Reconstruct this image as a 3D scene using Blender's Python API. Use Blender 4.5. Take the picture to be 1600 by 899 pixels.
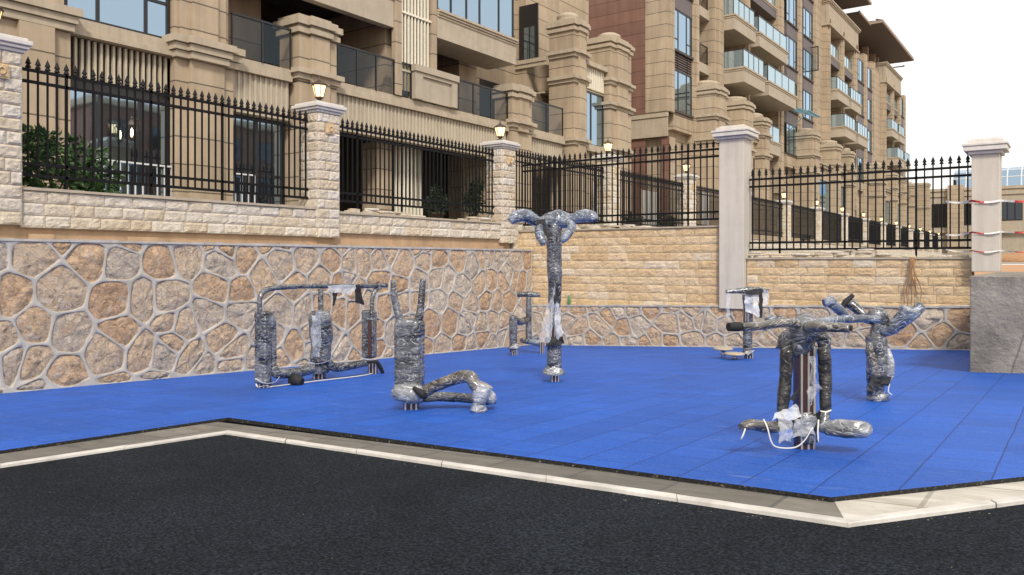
import bpy, math, random
from mathutils import Vector, noise
random.seed(7)
SC = bpy.context.scene
COL = SC.collection
for o in list(bpy.data.objects): bpy.data.objects.remove(o)

# ------------------------------------------------------------------ camera
F, HZ = 1240.0, 408.0                      # focal length and horizon row, in photo pixels (1600 wide)
TH = math.atan2(880, F)                    # the long facade runs 35 degrees right of the view axis
S, Cc = math.sin(TH), math.cos(TH)
cam = bpy.data.cameras.new('camera'); camo = bpy.data.objects.new('camera', cam); COL.objects.link(camo)
camo.rotation_euler = (math.radians(90), 0, TH)
cam.lens = 36*F/1600; cam.shift_y = (HZ-449.5)/1600; cam.clip_start = .05; cam.clip_end = 3000
SC.camera = camo

# ------------------------------------------------------------------ world, sun, exposure
W = bpy.data.worlds.new('World'); SC.world = W; W.use_nodes = True
nt = W.node_tree; nt.nodes.clear()
sunv = Vector((.58, -.66, .80)).normalized()
sky = nt.nodes.new('ShaderNodeTexSky'); sky.sky_type = 'NISHITA'; sky.sun_disc = False
sky.sun_elevation = math.asin(sunv.z); sky.sun_rotation = math.atan2(sunv.x, sunv.y)
sky.air_density = 1.2; sky.dust_density = 3.0; sky.altitude = 100
mx = nt.nodes.new('ShaderNodeMix'); mx.data_type = 'RGBA'; mx.inputs[0].default_value = .84
mx.inputs[7].default_value = (10.2, 9.8, 9.4, 1)         # the overcast veil over the sky
bg = nt.nodes.new('ShaderNodeBackground'); bg.inputs[1].default_value = .097
wo = nt.nodes.new('ShaderNodeOutputWorld')
nt.links.new(sky.outputs[0], mx.inputs[6]); nt.links.new(mx.outputs[2], bg.inputs[0]); nt.links.new(bg.outputs[0], wo.inputs[0])
sl = bpy.data.lights.new('sun', 'SUN'); sl.energy = 2.3; sl.angle = math.radians(11); sl.color = (1, .93, .83)
so = bpy.data.objects.new('sun', sl); COL.objects.link(so); so.rotation_euler = sunv.to_track_quat('Z', 'Y').to_euler()
SC.view_settings.view_transform = 'Standard'; SC.view_settings.look = 'None'
SC.view_settings.gamma = 1; SC.view_settings.use_curve_mapping = False
SC.view_settings.exposure = .42
SC.render.engine = 'CYCLES'
SC.cycles.max_bounces = 8; SC.cycles.diffuse_bounces = 2; SC.cycles.transparent_max_bounces = 16

# ------------------------------------------------------------------ where things stand
def ray(px, py):
    xc = (px-800)/F; zc = -(py-HZ)/F
    return Vector((-S+xc*Cc, Cc+xc*S, zc))
def onX(px, py, X): d = ray(px, py); return d*(X/d.x)
def onY(px, py, Y): d = ray(px, py); return d*(Y/d.y)
def atd(px, py, d): return ray(px, py)*d
def gz(x, y): return -1.0142 + .05115*x - .035*y          # the yard slopes down to the wall corner
MT = .014                                                   # top of the rubber above the yard plane
def gr(px, py, h=0.0):
    d = ray(px, py); t = (-1.0142+h)/(d.z-.05115*d.x+.035*d.y); return d*t
def depth(p): return -S*p.x + Cc*p.y

# ------------------------------------------------------------------ mesh helpers
def tag(o, label=None, cat=None, group=None, kind=None):
    if label: o['label'] = label
    if cat: o['category'] = cat
    if group: o['group'] = group
    o['kind'] = kind or 'thing'
    return o
def empty(name, loc, label, cat, group=None):
    o = bpy.data.objects.new(name, None); COL.objects.link(o); o.location = loc; o.empty_display_size = .2
    return tag(o, label, cat, group)
def wloc(o):
    v = Vector((0, 0, 0))
    while o is not None: v += Vector(o.location); o = o.parent
    return v
class MB:
    def __init__(s): s.v = []; s.f = []; s.m = []; s.t = []; s.sm = []
    def face(s, idx, m=0, t=.5, sm=False): s.f.append(idx); s.m.append(m); s.t.append(t); s.sm.append(sm)
    def poly(s, pts, m=0, t=.5):
        b = len(s.v); s.v += [tuple(p) for p in pts]; s.face(tuple(range(b, b+len(pts))), m, t)
    def box(s, x0, x1, y0, y1, z0, z1, m=0, t=.5):
        b = len(s.v)
        s.v += [(x0,y0,z0),(x1,y0,z0),(x1,y1,z0),(x0,y1,z0),(x0,y0,z1),(x1,y0,z1),(x1,y1,z1),(x0,y1,z1)]
        for q in ((3,2,1,0),(4,5,6,7),(0,1,5,4),(1,2,6,5),(2,3,7,6),(3,0,4,7)): s.face(tuple(b+i for i in q), m, t)
        return s
    def bar(s, a, b_, w, h=None, m=0, up=Vector((0,0,1))):
        a = Vector(a); b_ = Vector(b_); h = h or w; d = (b_-a).normalized()
        if abs(d.dot(up)) > .98: up = Vector((0,1,0))
        r = d.cross(up).normalized(); u = r.cross(d); k = len(s.v)
        for p in (a, b_):
            for sx, sy in ((-1,-1),(1,-1),(1,1),(-1,1)): s.v.append(tuple(p+r*sx*w/2+u*sy*h/2))
        for q in ((0,1,2,3),(7,6,5,4),(0,4,5,1),(1,5,6,2),(2,6,7,3),(3,7,4,0)): s.face(tuple(k+i for i in q), m)
        return s
    def tube(s, pts, rad, seg=12, m=0, lump=0.0, fine=0.0, freq=6.0, step=None, cap=True, flat=1.0, level=False):
        pts = [Vector(p) for p in pts]
        rr = list(rad) if hasattr(rad, '__len__') else [rad]*len(pts)
        if step:                                            # Catmull-Rom resampling
            P = [pts[0]*2-pts[1]]+pts+[pts[-1]*2-pts[-2]]; np_, nr = [], []
            for i in range(len(pts)-1):
                n = max(2, int((pts[i+1]-pts[i]).length/step))
                for k in range(n):
                    t = k/n; a, b, c, d = P[i], P[i+1], P[i+2], P[i+3]
                    np_.append(.5*((2*b)+(c-a)*t+(2*a-5*b+4*c-d)*t*t+(3*b-a-3*c+d)*t**3)); nr.append(rr[i]*(1-t)+rr[i+1]*t)
            np_.append(pts[-1]); nr.append(rr[-1]); pts, rr = np_, nr
        k0 = len(s.v); n = len(pts); u = None
        for i, p in enumerate(pts):
            d = (pts[min(i+1, n-1)]-pts[max(i-1, 0)]).normalized()
            if u is None:
                u = d.orthogonal().normalized()
            else:
                u = (u-d*u.dot(d)); u = u.normalized() if u.length > 1e-6 else d.orthogonal().normalized()
            if level: u = d.cross(Vector((0,0,1))).normalized()
            w = d.cross(u)
            r0 = rr[i]*(1+lump*noise.noise(p*freq))
            for j in range(seg):
                a = 2*math.pi*j/seg; q = u*math.cos(a)+w*math.sin(a)*flat
                r = r0
                if fine: pp = p+q*r; r += fine*(noise.noise(pp*16+Vector((3,1,7)))+.35*noise.noise(pp*38))
                s.v.append(tuple(p+q*r))
        for i in range(n-1):
            for j in range(seg):
                a = k0+i*seg+j; b = k0+i*seg+(j+1) % seg
                s.face((a, b, b+seg, a+seg), m, .5, True)
        if cap:
            s.face(tuple(k0+j for j in reversed(range(seg))), m); s.face(tuple(k0+(n-1)*seg+j for j in range(seg)), m)
        return s
    def lathe(s, prof, c, seg=12, m=0, sm=True, rot=0.0):
        c = Vector(c); k = len(s.v)
        for r, z in prof:
            for j in range(seg):
                a = 2*math.pi*(j+rot)/seg; s.v.append((c.x+r*math.cos(a), c.y+r*math.sin(a), c.z+z))
        for i in range(len(prof)-1):
            for j in range(seg):
                a = k+i*seg+j; b = k+i*seg+(j+1) % seg; s.face((a, b, b+seg, a+seg), m, .5, sm)
        s.face(tuple(k+j for j in reversed(range(seg))), m); s.face(tuple(k+(len(prof)-1)*seg+j for j in range(seg)), m)
        return s
    def sheet(s, a, b, c, d, n=10, amp=.03, freq=7, m=0, seed=0, droop=0):
        a, b, c, d = map(Vector, (a, b, c, d)); k = len(s.v); off = Vector((seed*3.1, seed*1.7, seed))
        for i in range(n+1):
            for j in range(n+1):
                u, v = i/n, j/n
                p = a*(1-u)*(1-v)+b*u*(1-v)+c*u*v+d*(1-u)*v
                q = noise.noise_vector(p*freq+off)*amp+noise.noise_vector(p*freq*2.6+off)*amp*.5
                s.v.append(tuple(p+q-Vector((0, 0, droop*math.sin(math.pi*u)))))
        for i in range(n):
            for j in range(n):
                q = k+i*(n+1)+j; s.face((q, q+1, q+n+2, q+n+1), m, .5, True)
        return s
    def build(s, name, mats, parent=None, loc=None):
        off = wloc(parent) if parent else Vector(loc or (0, 0, 0))
        me = bpy.data.meshes.new(name)
        me.from_pydata([(x-off.x, y-off.y, z-off.z) for x, y, z in s.v], [], s.f)
        for mt in (mats if isinstance(mats, (list, tuple)) else [mats]): me.materials.append(mt)
        me.polygons.foreach_set('material_index', s.m); me.polygons.foreach_set('use_smooth', s.sm)
        at = me.attributes.new('tint', 'FLOAT', 'FACE'); at.data.foreach_set('value', s.t)
        me.update()
        o = bpy.data.objects.new(name, me); COL.objects.link(o)
        if parent: o.parent = parent
        else: o.location = off
        return o
def bevel(o, w=.01, seg=2):
    b = o.modifiers.new('bevel', 'BEVEL'); b.width = w; b.segments = seg; b.limit_method = 'ANGLE'; return o
def copy_tree(o, parent=None):
    c = o.copy(); COL.objects.link(c)
    if parent: c.parent = parent
    for ch in list(o.children): copy_tree(ch, c)
    return c

# ------------------------------------------------------------------ materials
def lin(r, g, b): return tuple(((c/255)/12.92 if c/255 <= .04045 else ((c/255+.055)/1.055)**2.4) for c in (r, g, b))+(1,)
class NT:
    def __init__(s, name):
        s.mat = bpy.data.materials.new(name); s.mat.use_nodes = True; s.t = s.mat.node_tree; s.t.nodes.clear()
        s.out = s.n('OutputMaterial'); s.p = s.n('BsdfPrincipled'); s.l(s.p, 0, s.out, 0)
        s.tc = s.n('TexCoord')
    def n(s, k, **kw):
        x = s.t.nodes.new('ShaderNode'+k)
        for a, b in kw.items(): setattr(x, a, b)
        return x
    def l(s, a, i, b, j): s.t.links.new(a.outputs[i], b.inputs[j])
    def coord(s, scale=(1, 1, 1)):
        m = s.n('Mapping'); m.inputs['Scale'].default_value = scale; s.l(s.tc, 'Object', m, 0); return m
    def noise(s, sc, det=4, rough=.6, scale=(1, 1, 1), dist=0):
        x = s.n('TexNoise'); x.inputs['Scale'].default_value = sc; x.inputs['Detail'].default_value = det
        x.inputs['Roughness'].default_value = rough; x.inputs['Distortion'].default_value = dist
        s.l(s.coord(scale), 0, x, 'Vector'); return x
    def ramp(s, src, stops, out=0):
        r = s.n('ValToRGB'); e = r.color_ramp.elements
        while len(e) < len(stops): e.new(.5)
        for q, (p, c) in zip(e, stops): q.position = p; q.color = c if len(c) == 4 else tuple(c)+(1,)
        s.l(src, out, r, 0); return r
    def mix(s, fac, a, b, mode='MIX', fi=0):
        m = s.n('Mix', data_type='RGBA', blend_type=mode)
        if isinstance(fac, (int, float)): m.inputs[0].default_value = fac
        else: s.l(fac, fi, m, 0)
        for src, k in ((a, 6), (b, 7)):
            if isinstance(src, tuple): m.inputs[k].default_value = src
            else: s.l(src, 2 if src.bl_idname == 'ShaderNodeMix' else 0, m, k)
        return m
    def math(s, op, a, b=None, clamp=False):
        m = s.n('Math', operation=op, use_clamp=clamp)
        for i, q in enumerate((a, b)):
            if q is None: continue
            if isinstance(q, (int, float)): m.inputs[i].default_value = q
            else: s.t.links.new(q, m.inputs[i])
        return m
    def attr(s, nm='tint'): a = s.n('Attribute', attribute_name=nm); return a
    def base(s, src):
        if isinstance(src, tuple): s.p.inputs['Base Color'].default_value = src
        else: s.l(src, 2 if src.bl_idname == 'ShaderNodeMix' else 0, s.p, 'Base Color')
    def bump(s, src, strength=.4, dist=.01, out=0, prev=None):
        b = s.n('Bump'); b.inputs['Strength'].default_value = strength; b.inputs['Distance'].default_value = dist
        s.l(src, out, b, 'Height')
        if prev: s.l(prev, 0, b, 'Normal')
        s.l(b, 0, s.p, 'Normal'); return b
    def set(s, **kw):
        for k, v in kw.items(): s.p.inputs[k.replace('_', ' ')].default_value = v
        return s
G = lambda v: (v, v, v, 1)
def plain(name, col, rough=.6, var=.12, sc=6, bump=.15, metallic=0.0, bs=60, spec=.5):
    a = NT(name); nz = a.noise(sc, 5)
    r = a.ramp(nz, [(.25, G(1-var)), (.75, G(1+var))]); a.base(a.mix(1, col, r, 'MULTIPLY'))
    a.set(Roughness=rough, Metallic=metallic, Specular_IOR_Level=spec)
    if bump: a.bump(a.noise(bs, 4), bump, .004)
    return a.mat
def jointed(name, col, pitch=.6, var=.10, line=.30, lw=.05):
    """stone cladding: big panels with a thin dark horizontal joint, weathered"""
    a = NT(name); sep = a.n('SeparateXYZ'); a.l(a.tc, 'Object', sep, 0)
    d = a.math('DIVIDE', sep.outputs[2], pitch); fr = a.math('FRACT', d.outputs[0]); fl = a.math('FLOOR', d.outputs[0])
    ln = a.math('LESS_THAN', fr.outputs[0], lw)
    wn = a.n('TexWhiteNoise', noise_dimensions='1D'); a.l(fl, 0, wn, 'W')
    rr = a.ramp(wn, [(0, G(.93)), (1, G(1.05))])
    nz = a.noise(1.3, 6, .65); st = a.noise(1.0, 5, .6, (3.5, 3.5, .35))
    c = a.mix(1, col, a.ramp(nz, [(.3, G(1-var)), (.7, G(1+var))]), 'MULTIPLY')
    c = a.mix(1, c, a.ramp(st, [(.3, G(.78)), (.62, G(1.05))]), 'MULTIPLY'); c = a.mix(1, c, rr, 'MULTIPLY')
    c = a.mix(ln, c, a.mix(1, c, G(line), 'MULTIPLY')); a.base(c); a.set(Roughness=.75)
    inv = a.math('SUBTRACT', 1.0, ln.outputs[0]); b = a.bump(inv, .6, .012); a.bump(a.noise(45, 5), .12, .004, prev=b)
    return a.mat
def weathered(name, col, var=.12, rough=.75, streak=.16):
    a = NT(name); nz = a.noise(2.2, 6, .65); st = a.noise(1.4, 5, .6, (5, 5, .4))
    c = a.mix(1, col, a.ramp(nz, [(.3, G(1-var)), (.7, G(1+var*.6))]), 'MULTIPLY')
    c = a.mix(1, c, a.ramp(st, [(.3, G(1-streak)), (.6, G(1.02))]), 'MULTIPLY'); a.base(c); a.set(Roughness=rough)
    a.bump(a.noise(50, 5), .15, .004); return a.mat
M = {}
M['clad'] = jointed('stone_cladding', (.405, .322, .226, 1))
M['trim'] = weathered('stone_trim', (.435, .368, .275, 1))
M['fascia'] = weathered('rendered_fascia', (.415, .358, .278, 1), streak=.10)
M['slat'] = weathered('cream_slat', (.50, .44, .335, 1), .06)
M['louvre_bar'] = plain('white_louvre', (.74, .69, .56, 1), .5, .05)
M['redclad'] = jointed('red_cladding', (.19, .098, .070, 1), .62, line=.5)
M['spandrel'] = plain('grey_spandrel', (.125, .105, .108, 1), .6, .06)
M['brownlouvre'] = plain('brown_louvre', (.10, .07, .06, 1), .5, .06)
M['loggia_shade'] = plain('shaded_loggia_wall', (.022, .015, .011, 1), .8, .2, 1.5)  # near black: the deep shade of the loggias is put into the wall colour
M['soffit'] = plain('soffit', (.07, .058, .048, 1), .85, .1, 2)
M['frame'] = plain('dark_frame', (.018, .017, .018, 1), .38, .1)
M['iron'] = plain('black_iron', (.006, .006, .007, 1), .6, .15, 20, .1, spec=.2)
M['pipe'] = plain('downpipe', (.42, .36, .28, 1), .5, .05)
M['white'] = plain('white_paint', (.62, .64, .66, 1), .5, .05)
M['rooftile'] = plain('roof_tile', (.075, .058, .052, 1), .7, .2, 8)
M['eave'] = plain('eave_soffit', (.12, .092, .075, 1), .8, .1)
M['eavegutter'] = plain('eave_gutter', (.30, .22, .17, 1), .6, .1)
M['terrace'] = weathered('terrace_paving', (.30, .26, .21, 1))
M['orange'] = weathered('bare_render', (.47, .32, .20, 1), .2)
M['cap'] = weathered('pillar_cap', (.63, .60, .56, 1), .08, .6, .12)
M['plaster'] = weathered('grey_plaster', (.55, .505, .44, 1), .08, .8, .12)
M['lampmetal'] = plain('bronze_lamp', (.06, .042, .03, 1), .4, .2, 30)
M['brownmetal'] = plain('brown_enamel', (.055, .022, .016, 1), .35, .1)
M['silver'] = plain('silver_trim', (.55, .55, .54, 1), .3, .05, metallic=.7)
M['foam'] = plain('black_foam', (.012, .012, .014, 1), .75, .2, 20, .4, bs=90)
M['strap'] = plain('white_strap', (.68, .66, .62, 1), .55, .08, 20)
M['soil'] = plain('orange_soil', (.40, .22, .11, 1), .95, .3, 3, .8, bs=12)
M['trunk'] = plain('brown_stem', (.16, .095, .05, 1), .85, .25, 12, .5)
M['pot'] = plain('clay_pot', (.10, .07, .055, 1), .7, .1)
M['green_glass'] = plain('green_bottle', (.07, .22, .08, 1), .15, .05)

def glass(name, tint, refl, dark, fac):
    a = NT(name); a.t.nodes.remove(a.p)
    g = a.n('BsdfGlossy'); g.inputs['Color'].default_value = refl; g.inputs['Roughness'].default_value = .03
    d = a.n('BsdfDiffuse'); d.inputs['Color'].default_value = dark
    fr = a.n('Fresnel'); fr.inputs[0].default_value = 1.6
    k = a.math('MULTIPLY_ADD', fr.outputs[0], .42 if tint else .8); k.inputs[2].default_value = fac
    k.use_clamp = True
    b = a.n('Bump'); b.inputs['Strength'].default_value = .10; b.inputs['Distance'].default_value = .02
    a.l(a.noise(.9, 2), 0, b, 'Height'); a.l(b, 0, g, 'Normal')
    m = a.n('MixShader'); a.l(k, 0, m, 0); a.l(g, 0, m, 2)
    if tint:
        t = a.n('BsdfTransparent'); a.l(t, 0, m, 1); ge = a.n('NewGeometry')
        cm = a.mix(0.5, tint, (1, 1, 1, 1)); a.l(ge, 'Backfacing', cm, 0); a.l(cm, 2, t, 0)
        inv = a.math('SUBTRACT', 1.0, ge.outputs['Backfacing']); k2 = a.math('MULTIPLY', k.outputs[0], inv.outputs[0]); a.l(k2, 0, m, 0)
    else: a.l(d, 0, m, 1)
    a.l(m, 0, a.out, 0); return a.mat
M['winglass'] = glass('window_glass', None, (.60, .81, 1.0, 1), (.02, .025, .03, 1), .50)
M['darkglass'] = glass('dark_glass', None, (.55, .65, .75, 1), (.012, .012, .012, 1), .06)
M['clearglass'] = glass('clear_pane', (.72, .74, .72, 1), (.7, .85, 1, 1), G(0), .03)
M['railglass'] = glass('rail_glass', (.60, .57, .52, 1), (.72, .88, 1, 1), G(0), .02)
M['railmirror'] = glass('rail_glass_far', None, (.68, .86, .94, 1), (.25, .32, .36, 1), .42)

def mk_lamp():
    a = NT('lit_lamp_glass'); a.base((.8, .62, .35, 1)); a.set(Roughness=.4)
    nz = a.noise(9, 2); r = a.ramp(nz, [(.3, (1, .50, .16)), (.62, (1, .80, .46))])
    a.l(r, 0, a.p, 'Emission Color'); a.p.inputs['Emission Strength'].default_value = 1.5; return a.mat
M['lampglass'] = mk_lamp()
def mk_bulb():
    a = NT('lamp_bulb'); a.base((1, .9, .7, 1)); a.p.inputs['Emission Color'].default_value = (1, .78, .42, 1); a.p.inputs['Emission Strength'].default_value = 9; return a.mat
M['bulb'] = mk_bulb()

def blocks(name, stops, rough=.85):
    a = NT(name); c = a.ramp(a.attr(), stops, 'Fac')
    nz = a.noise(5, 6, .7); c = a.mix(1, c, a.ramp(nz, [(.3, (.78, .74, .68)), (.66, (1.08, 1.08, 1.08))]), 'MULTIPLY')
    st = a.noise(2.3, 4, .6); c = a.mix(a.ramp(st, [(.58, G(0)), (.75, G(.32))]), c, (.50, .33, .17, 1))
    a.base(c); a.set(Roughness=rough)
    b = a.bump(a.noise(15, 7, .7, (1, 1, 1.15), .5), .95, .05); a.bump(a.noise(80, 4, .7), .5, .008, prev=b); return a.mat
M['paleblock'] = blocks('pale_split_stone', [(0, (.63, .53, .40)), (.25, (.67, .59, .475)), (.6, (.70, .635, .54)), (1, (.71, .67, .61))])
M['sandblock'] = blocks('sandstone_block', [(0, (.66, .475, .27)), (.5, (.73, .55, .335)), (.9, (.76, .60, .40)), (1, (.76, .67, .53))])
M['joint'] = plain('block_joint', (.40, .34, .26, 1), .9, .15)
M['mortar'] = weathered('grey_mortar', (.47, .44, .395, 1), .24, .85, .2)
def mk_rubble():
    a = NT('rubble_stone'); c = a.ramp(a.attr(), [(0, (.60, .40, .25)), (.3, (.72, .52, .34)), (.6, (.70, .57, .43)), (.85, (.62, .54, .45)), (1, (.78, .68, .55))], 'Fac')
    n1 = a.noise(9, 8, .72, dist=1.6); n2 = a.noise(3.1, 5, .6, dist=.8)
    c = a.mix(1, c, a.ramp(n1, [(.34, (.36, .31, .28)), (.43, (.78, .75, .72)), (.56, (1.0, .98, .96)), (.70, (1.32, 1.30, 1.28))]), 'MULTIPLY')
    c = a.mix(a.ramp(n2, [(.54, G(0)), (.72, G(.5))]), c, (.52, .31, .16, 1))
    n3 = a.noise(4.6, 5, .6, dist=1.5); c = a.mix(a.ramp(n3, [(.56, G(0)), (.68, G(.55))]), c, (.60, .55, .50, 1))
    a.base(c); a.set(Roughness=.8)
    b = a.bump(n1, 1.0, .07); a.bump(a.noise(38, 5, .7), .8, .02, prev=b); return a.mat
M['rubble'] = mk_rubble()

def mk_asphalt():
    a = NT('asphalt'); n1 = a.noise(1.2, 5); n2 = a.noise(64, 5, .75); v = a.n('TexVoronoi'); v.inputs['Scale'].default_value = 95; a.l(a.coord(), 0, v, 'Vector')
    c = a.mix(1, (.0155, .020, .0275, 1), a.ramp(n1, [(.3, G(.75)), (.7, G(1.25))]), 'MULTIPLY')
    c = a.mix(1, c, a.ramp(n2, [(.40, G(.28)), (.50, G(.9)), (.60, G(2.5))]), 'MULTIPLY')
    sp = a.noise(34, 2, .5); c = a.mix(a.ramp(sp, [(.765, G(0)), (.785, G(.35))]), c, (.2, .2, .2, 1))
    a.base(c); a.set(Roughness=.92, Specular_IOR_Level=.14)
    b = a.bump(v, .8, .014, 'Distance'); a.bump(a.noise(50, 5, .75), .8, .025, prev=b); return a.mat
M['asphalt'] = mk_asphalt()
def mk_mat():
    """blue interlocking rubber tiles with open seams, scuffs and dust"""
    a = NT('blue_rubber_tile'); sep = a.n('SeparateXYZ'); a.l(a.tc, 'Object', sep, 0)
    wob = a.noise(.8, 2)
    def seam(ch, pitch, off, w):
        q = a.math('ADD', sep.outputs[ch], off); wv = a.math('MULTIPLY_ADD', wob.outputs[0], .02); wv.inputs[2].default_value = -.01
        q = a.math('ADD', q.outputs[0], wv.outputs[0]); q = a.math('DIVIDE', q.outputs[0], pitch); fr = a.math('FRACT', q.outputs[0])
        d = a.math('SUBTRACT', fr.outputs[0], .5); d = a.math('ABSOLUTE', d.outputs[0]); d = a.math('SUBTRACT', .5, d.outputs[0])
        return a.math('LESS_THAN', d.outputs[0], w/pitch), a.math('FLOOR', q.outputs[0])
    sx, fx = seam(0, TILE, TOX, .0042); sy, fy = seam(1, TILE, TOY, .0036)
    k = a.n('CombineXYZ'); a.l(fx, 0, k, 0); a.l(fy, 0, k, 1); wn = a.n('TexWhiteNoise', noise_dimensions='3D'); a.l(k, 0, wn, 'Vector')
    n1 = a.noise(.45, 5, .6); n2 = a.noise(3.5, 6, .7, (1, 2.5, 1), 1.0); n3 = a.noise(110, 3, .7)
    c = a.mix(1, (.014, .096, .455, 1), a.ramp(n1, [(.3, G(.86)), (.7, G(1.10))]), 'MULTIPLY')
    c = a.mix(1, c, a.ramp(wn, [(0, G(.90)), (1, G(1.09))]), 'MULTIPLY')
    c = a.mix(1, c, a.ramp(n3, [(.35, G(.62)), (.65, G(1.38))]), 'MULTIPLY')
    c = a.mix(a.ramp(n2, [(.50, G(0)), (.76, G(.24))]), c, (.12, .22, .55, 1))
    sc = a.noise(2.2, 4, .55, (1.1, 6, 1), 1.6); c = a.mix(a.ramp(sc, [(.64, G(0)), (.70, G(.22))]), c, (.28, .38, .70, 1))
    c = a.mix(a.math('MULTIPLY', sx.outputs[0], .8), c, (.006, .016, .10, 1)); c = a.mix(a.math('MULTIPLY', sy.outputs[0], .6), c, (.006, .018, .13, 1))
    a.base(c); a.set(Roughness=.55, Specular_IOR_Level=.25)
    sm = a.math('MAXIMUM', sx.outputs[0], sy.outputs[0]); inv = a.math('SUBTRACT', 1.0, sm.outputs[0]); b = a.bump(inv, .5, .006)
    b = a.bump(a.noise(1.6, 3), .25, .02, prev=b); a.bump(a.noise(160, 3), .35, .004, prev=b); return a.mat
TILE, TOX, TOY = 1.0, 0.0, 0.0
def mk_rubber_edge():
    a = NT('rubber_crumb_edge'); n = a.noise(55, 3, .7); a.base(a.ramp(n, [(.45, (.008, .008, .009)), (.62, (.03, .028, .024)), (.70, (.32, .29, .22))])); a.set(Roughness=.9); a.bump(n, 1, .02); return a.mat
def mk_paver(name, c0, c1, joint=None):
    a = NT(name); br = a.n('TexBrick'); a.l(a.coord(), 0, br, 'Vector'); br.offset = 0
    br.inputs['Scale'].default_value = 1; br.inputs['Brick Width'].default_value = .62; br.inputs['Row Height'].default_value = .62; br.inputs['Mortar Size'].default_value = .013
    br.inputs['Color1'].default_value = c0; br.inputs['Color2'].default_value = c1; br.inputs['Mortar'].default_value = joint or (.10, .10, .10, 1)
    n1 = a.noise(3, 6, .65, (1, 2.4, 1), .8); c = a.mix(1, br, a.ramp(n1, [(.3, (.72, .69, .64)), (.68, (1.12, 1.1, 1.08))]), 'MULTIPLY')
    n2 = a.noise(6, 4, .6, (1, .4, 1), 1.0); c = a.mix(a.ramp(n2, [(.62, G(0)), (.74, G(.5))]), c, (.24, .18, .12, 1))
    a.base(c); a.set(Roughness=.85); a.bump(a.noise(60, 5), .3, .006); return a.mat
M['paver'] = mk_paver('grey_paver', (.205, .193, .17, 1), (.135, .128, .115, 1))
M['apron'] = mk_paver('splashed_paver', (.55, .53, .48, 1), (.50, .48, .43, 1), (.36, .34, .30, 1))
M['kerb'] = weathered('kerb_stone', (.60, .575, .535, 1), .22, .85, .2)
def mk_concrete():
    a = NT('raw_concrete'); n1 = a.noise(1.6, 7, .65); n2 = a.noise(9, 6, .7)
    v = a.n('TexVoronoi', feature='DISTANCE_TO_EDGE'); v.inputs['Scale'].default_value = .9
    mp = a.coord(); nz = a.noise(2.5, 4); m2 = a.mix(.35, mp, nz); a.l(m2, 2, v, 'Vector')
    c = a.mix(1, (.285, .258, .222, 1), a.ramp(n1, [(.34, G(.5)), (.66, G(1.25))]), 'MULTIPLY'); c = a.mix(1, c, a.ramp(n2, [(.3, G(.85)), (.7, G(1.1))]), 'MULTIPLY')
    c = a.mix(a.ramp(v, [(0, G(.7)), (.008, G(0))]), c, (.07, .065, .06, 1)); a.base(c); a.set(Roughness=.9); b = a.bump(n2, 1.0, .04); a.bump(a.noise(45, 5), .6, .01, prev=b); return a.mat
M['concrete'] = mk_concrete()
def mk_wrap(name, dark, light, amt, rough=.16):
    """foam sleeve under tight clear film: dark body, milky patches where the film lifts, long creases with painted glints"""
    a = NT(name); n3 = a.noise(4.2, 3, .55, (1, 1, 1.4), .6); n1 = a.noise(4.5, 2, .5, (1, 1, 2.6), 1.8)
    rg = a.math('ABSOLUTE', a.math('SUBTRACT', n1.outputs[0], .5).outputs[0])
    c = a.mix(a.ramp(n3, [(.38, G(0)), (.66, G(amt*.70))]), dark, light)
    c = a.mix(a.ramp(rg, [(0, G(amt)), (.010, G(amt*.45)), (.028, G(0))]), c, tuple(min(.8, q*1.9) for q in light[:3])+(1,))  # highlights along the film creases, painted into the base colour
    a.base(c); a.set(Roughness=rough+.1, Coat_Weight=.7, Coat_Roughness=.1)
    b = a.bump(rg, .75, .04); a.bump(n3, .6, .04, prev=b); return a.mat
M['wrap'] = mk_wrap('film_wrapped_foam', (.014, .015, .018, 1), (.235, .245, .265, 1), .88)
M['wrapblue'] = mk_wrap('film_wrapped_blue', (.030, .038, .056, 1), (.30, .345, .42, 1), .9)
M['wrapbrown'] = mk_wrap('film_wrapped_carton', (.040, .033, .028, 1), (.30, .285, .265, 1), .75)
M['wrapblack'] = mk_wrap('film_wrapped_black', (.006, .006, .007, 1), (.16, .15, .14, 1), .3, .2)
M['wrappale'] = mk_wrap('thick_white_film', (.10, .105, .115, 1), (.50, .52, .55, 1), .95, .3)
def mk_film(name, op, ridge=False):
    a = NT(name); a.base((.66, .69, .74, 1)); a.set(Roughness=.22)
    n1 = a.noise(14, 6, .7, dist=1); b = a.bump(n1, .8, .02)
    t = a.n('BsdfTransparent'); m = a.n('MixShader'); k = a.ramp(n1, [(.35, G(op-.22)), (.65, G(min(1, op+.25)))]) if not ridge else a.ramp(a.math('ABSOLUTE', a.math('SUBTRACT', a.noise(6, 2.5, .6, (1, 1, 1.6), 1.2).outputs[0], .5).outputs[0]), [(0, G(.30)), (.012, G(.12)), (.04, G(.03)), (.15, G(.01))])
    a.l(k, 0, m, 0); a.l(t, 0, m, 1); a.l(a.p, 0, m, 2); a.l(m, 0, a.out, 0); return a.mat
M['sleeve'] = mk_film('clear_film_sleeve', .16, True)
M['film'] = mk_film('loose_film', .38)
M['filmthick'] = mk_film('loose_white_film', .62)
def mk_leaf(name, c0, c1):
    a = NT(name); a.base(a.ramp(a.attr(), [(0, c0), (1, c1)], 'Fac')); a.set(Roughness=.45); return a.mat
M['leaf'] = mk_leaf('glossy_leaf', (.022, .06, .018), (.085, .18, .05))
M['leafdark'] = mk_leaf('dark_leaf', (.010, .026, .012), (.028, .06, .022))
def mk_tape():
    a = NT('barrier_tape'); u = a.attr(); a.base(a.ramp(u, [(.49, (.68, .68, .68)), (.51, (.47, .04, .04))], 'Fac')); a.set(Roughness=.4); return a.mat
M['tape'] = mk_tape()
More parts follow.
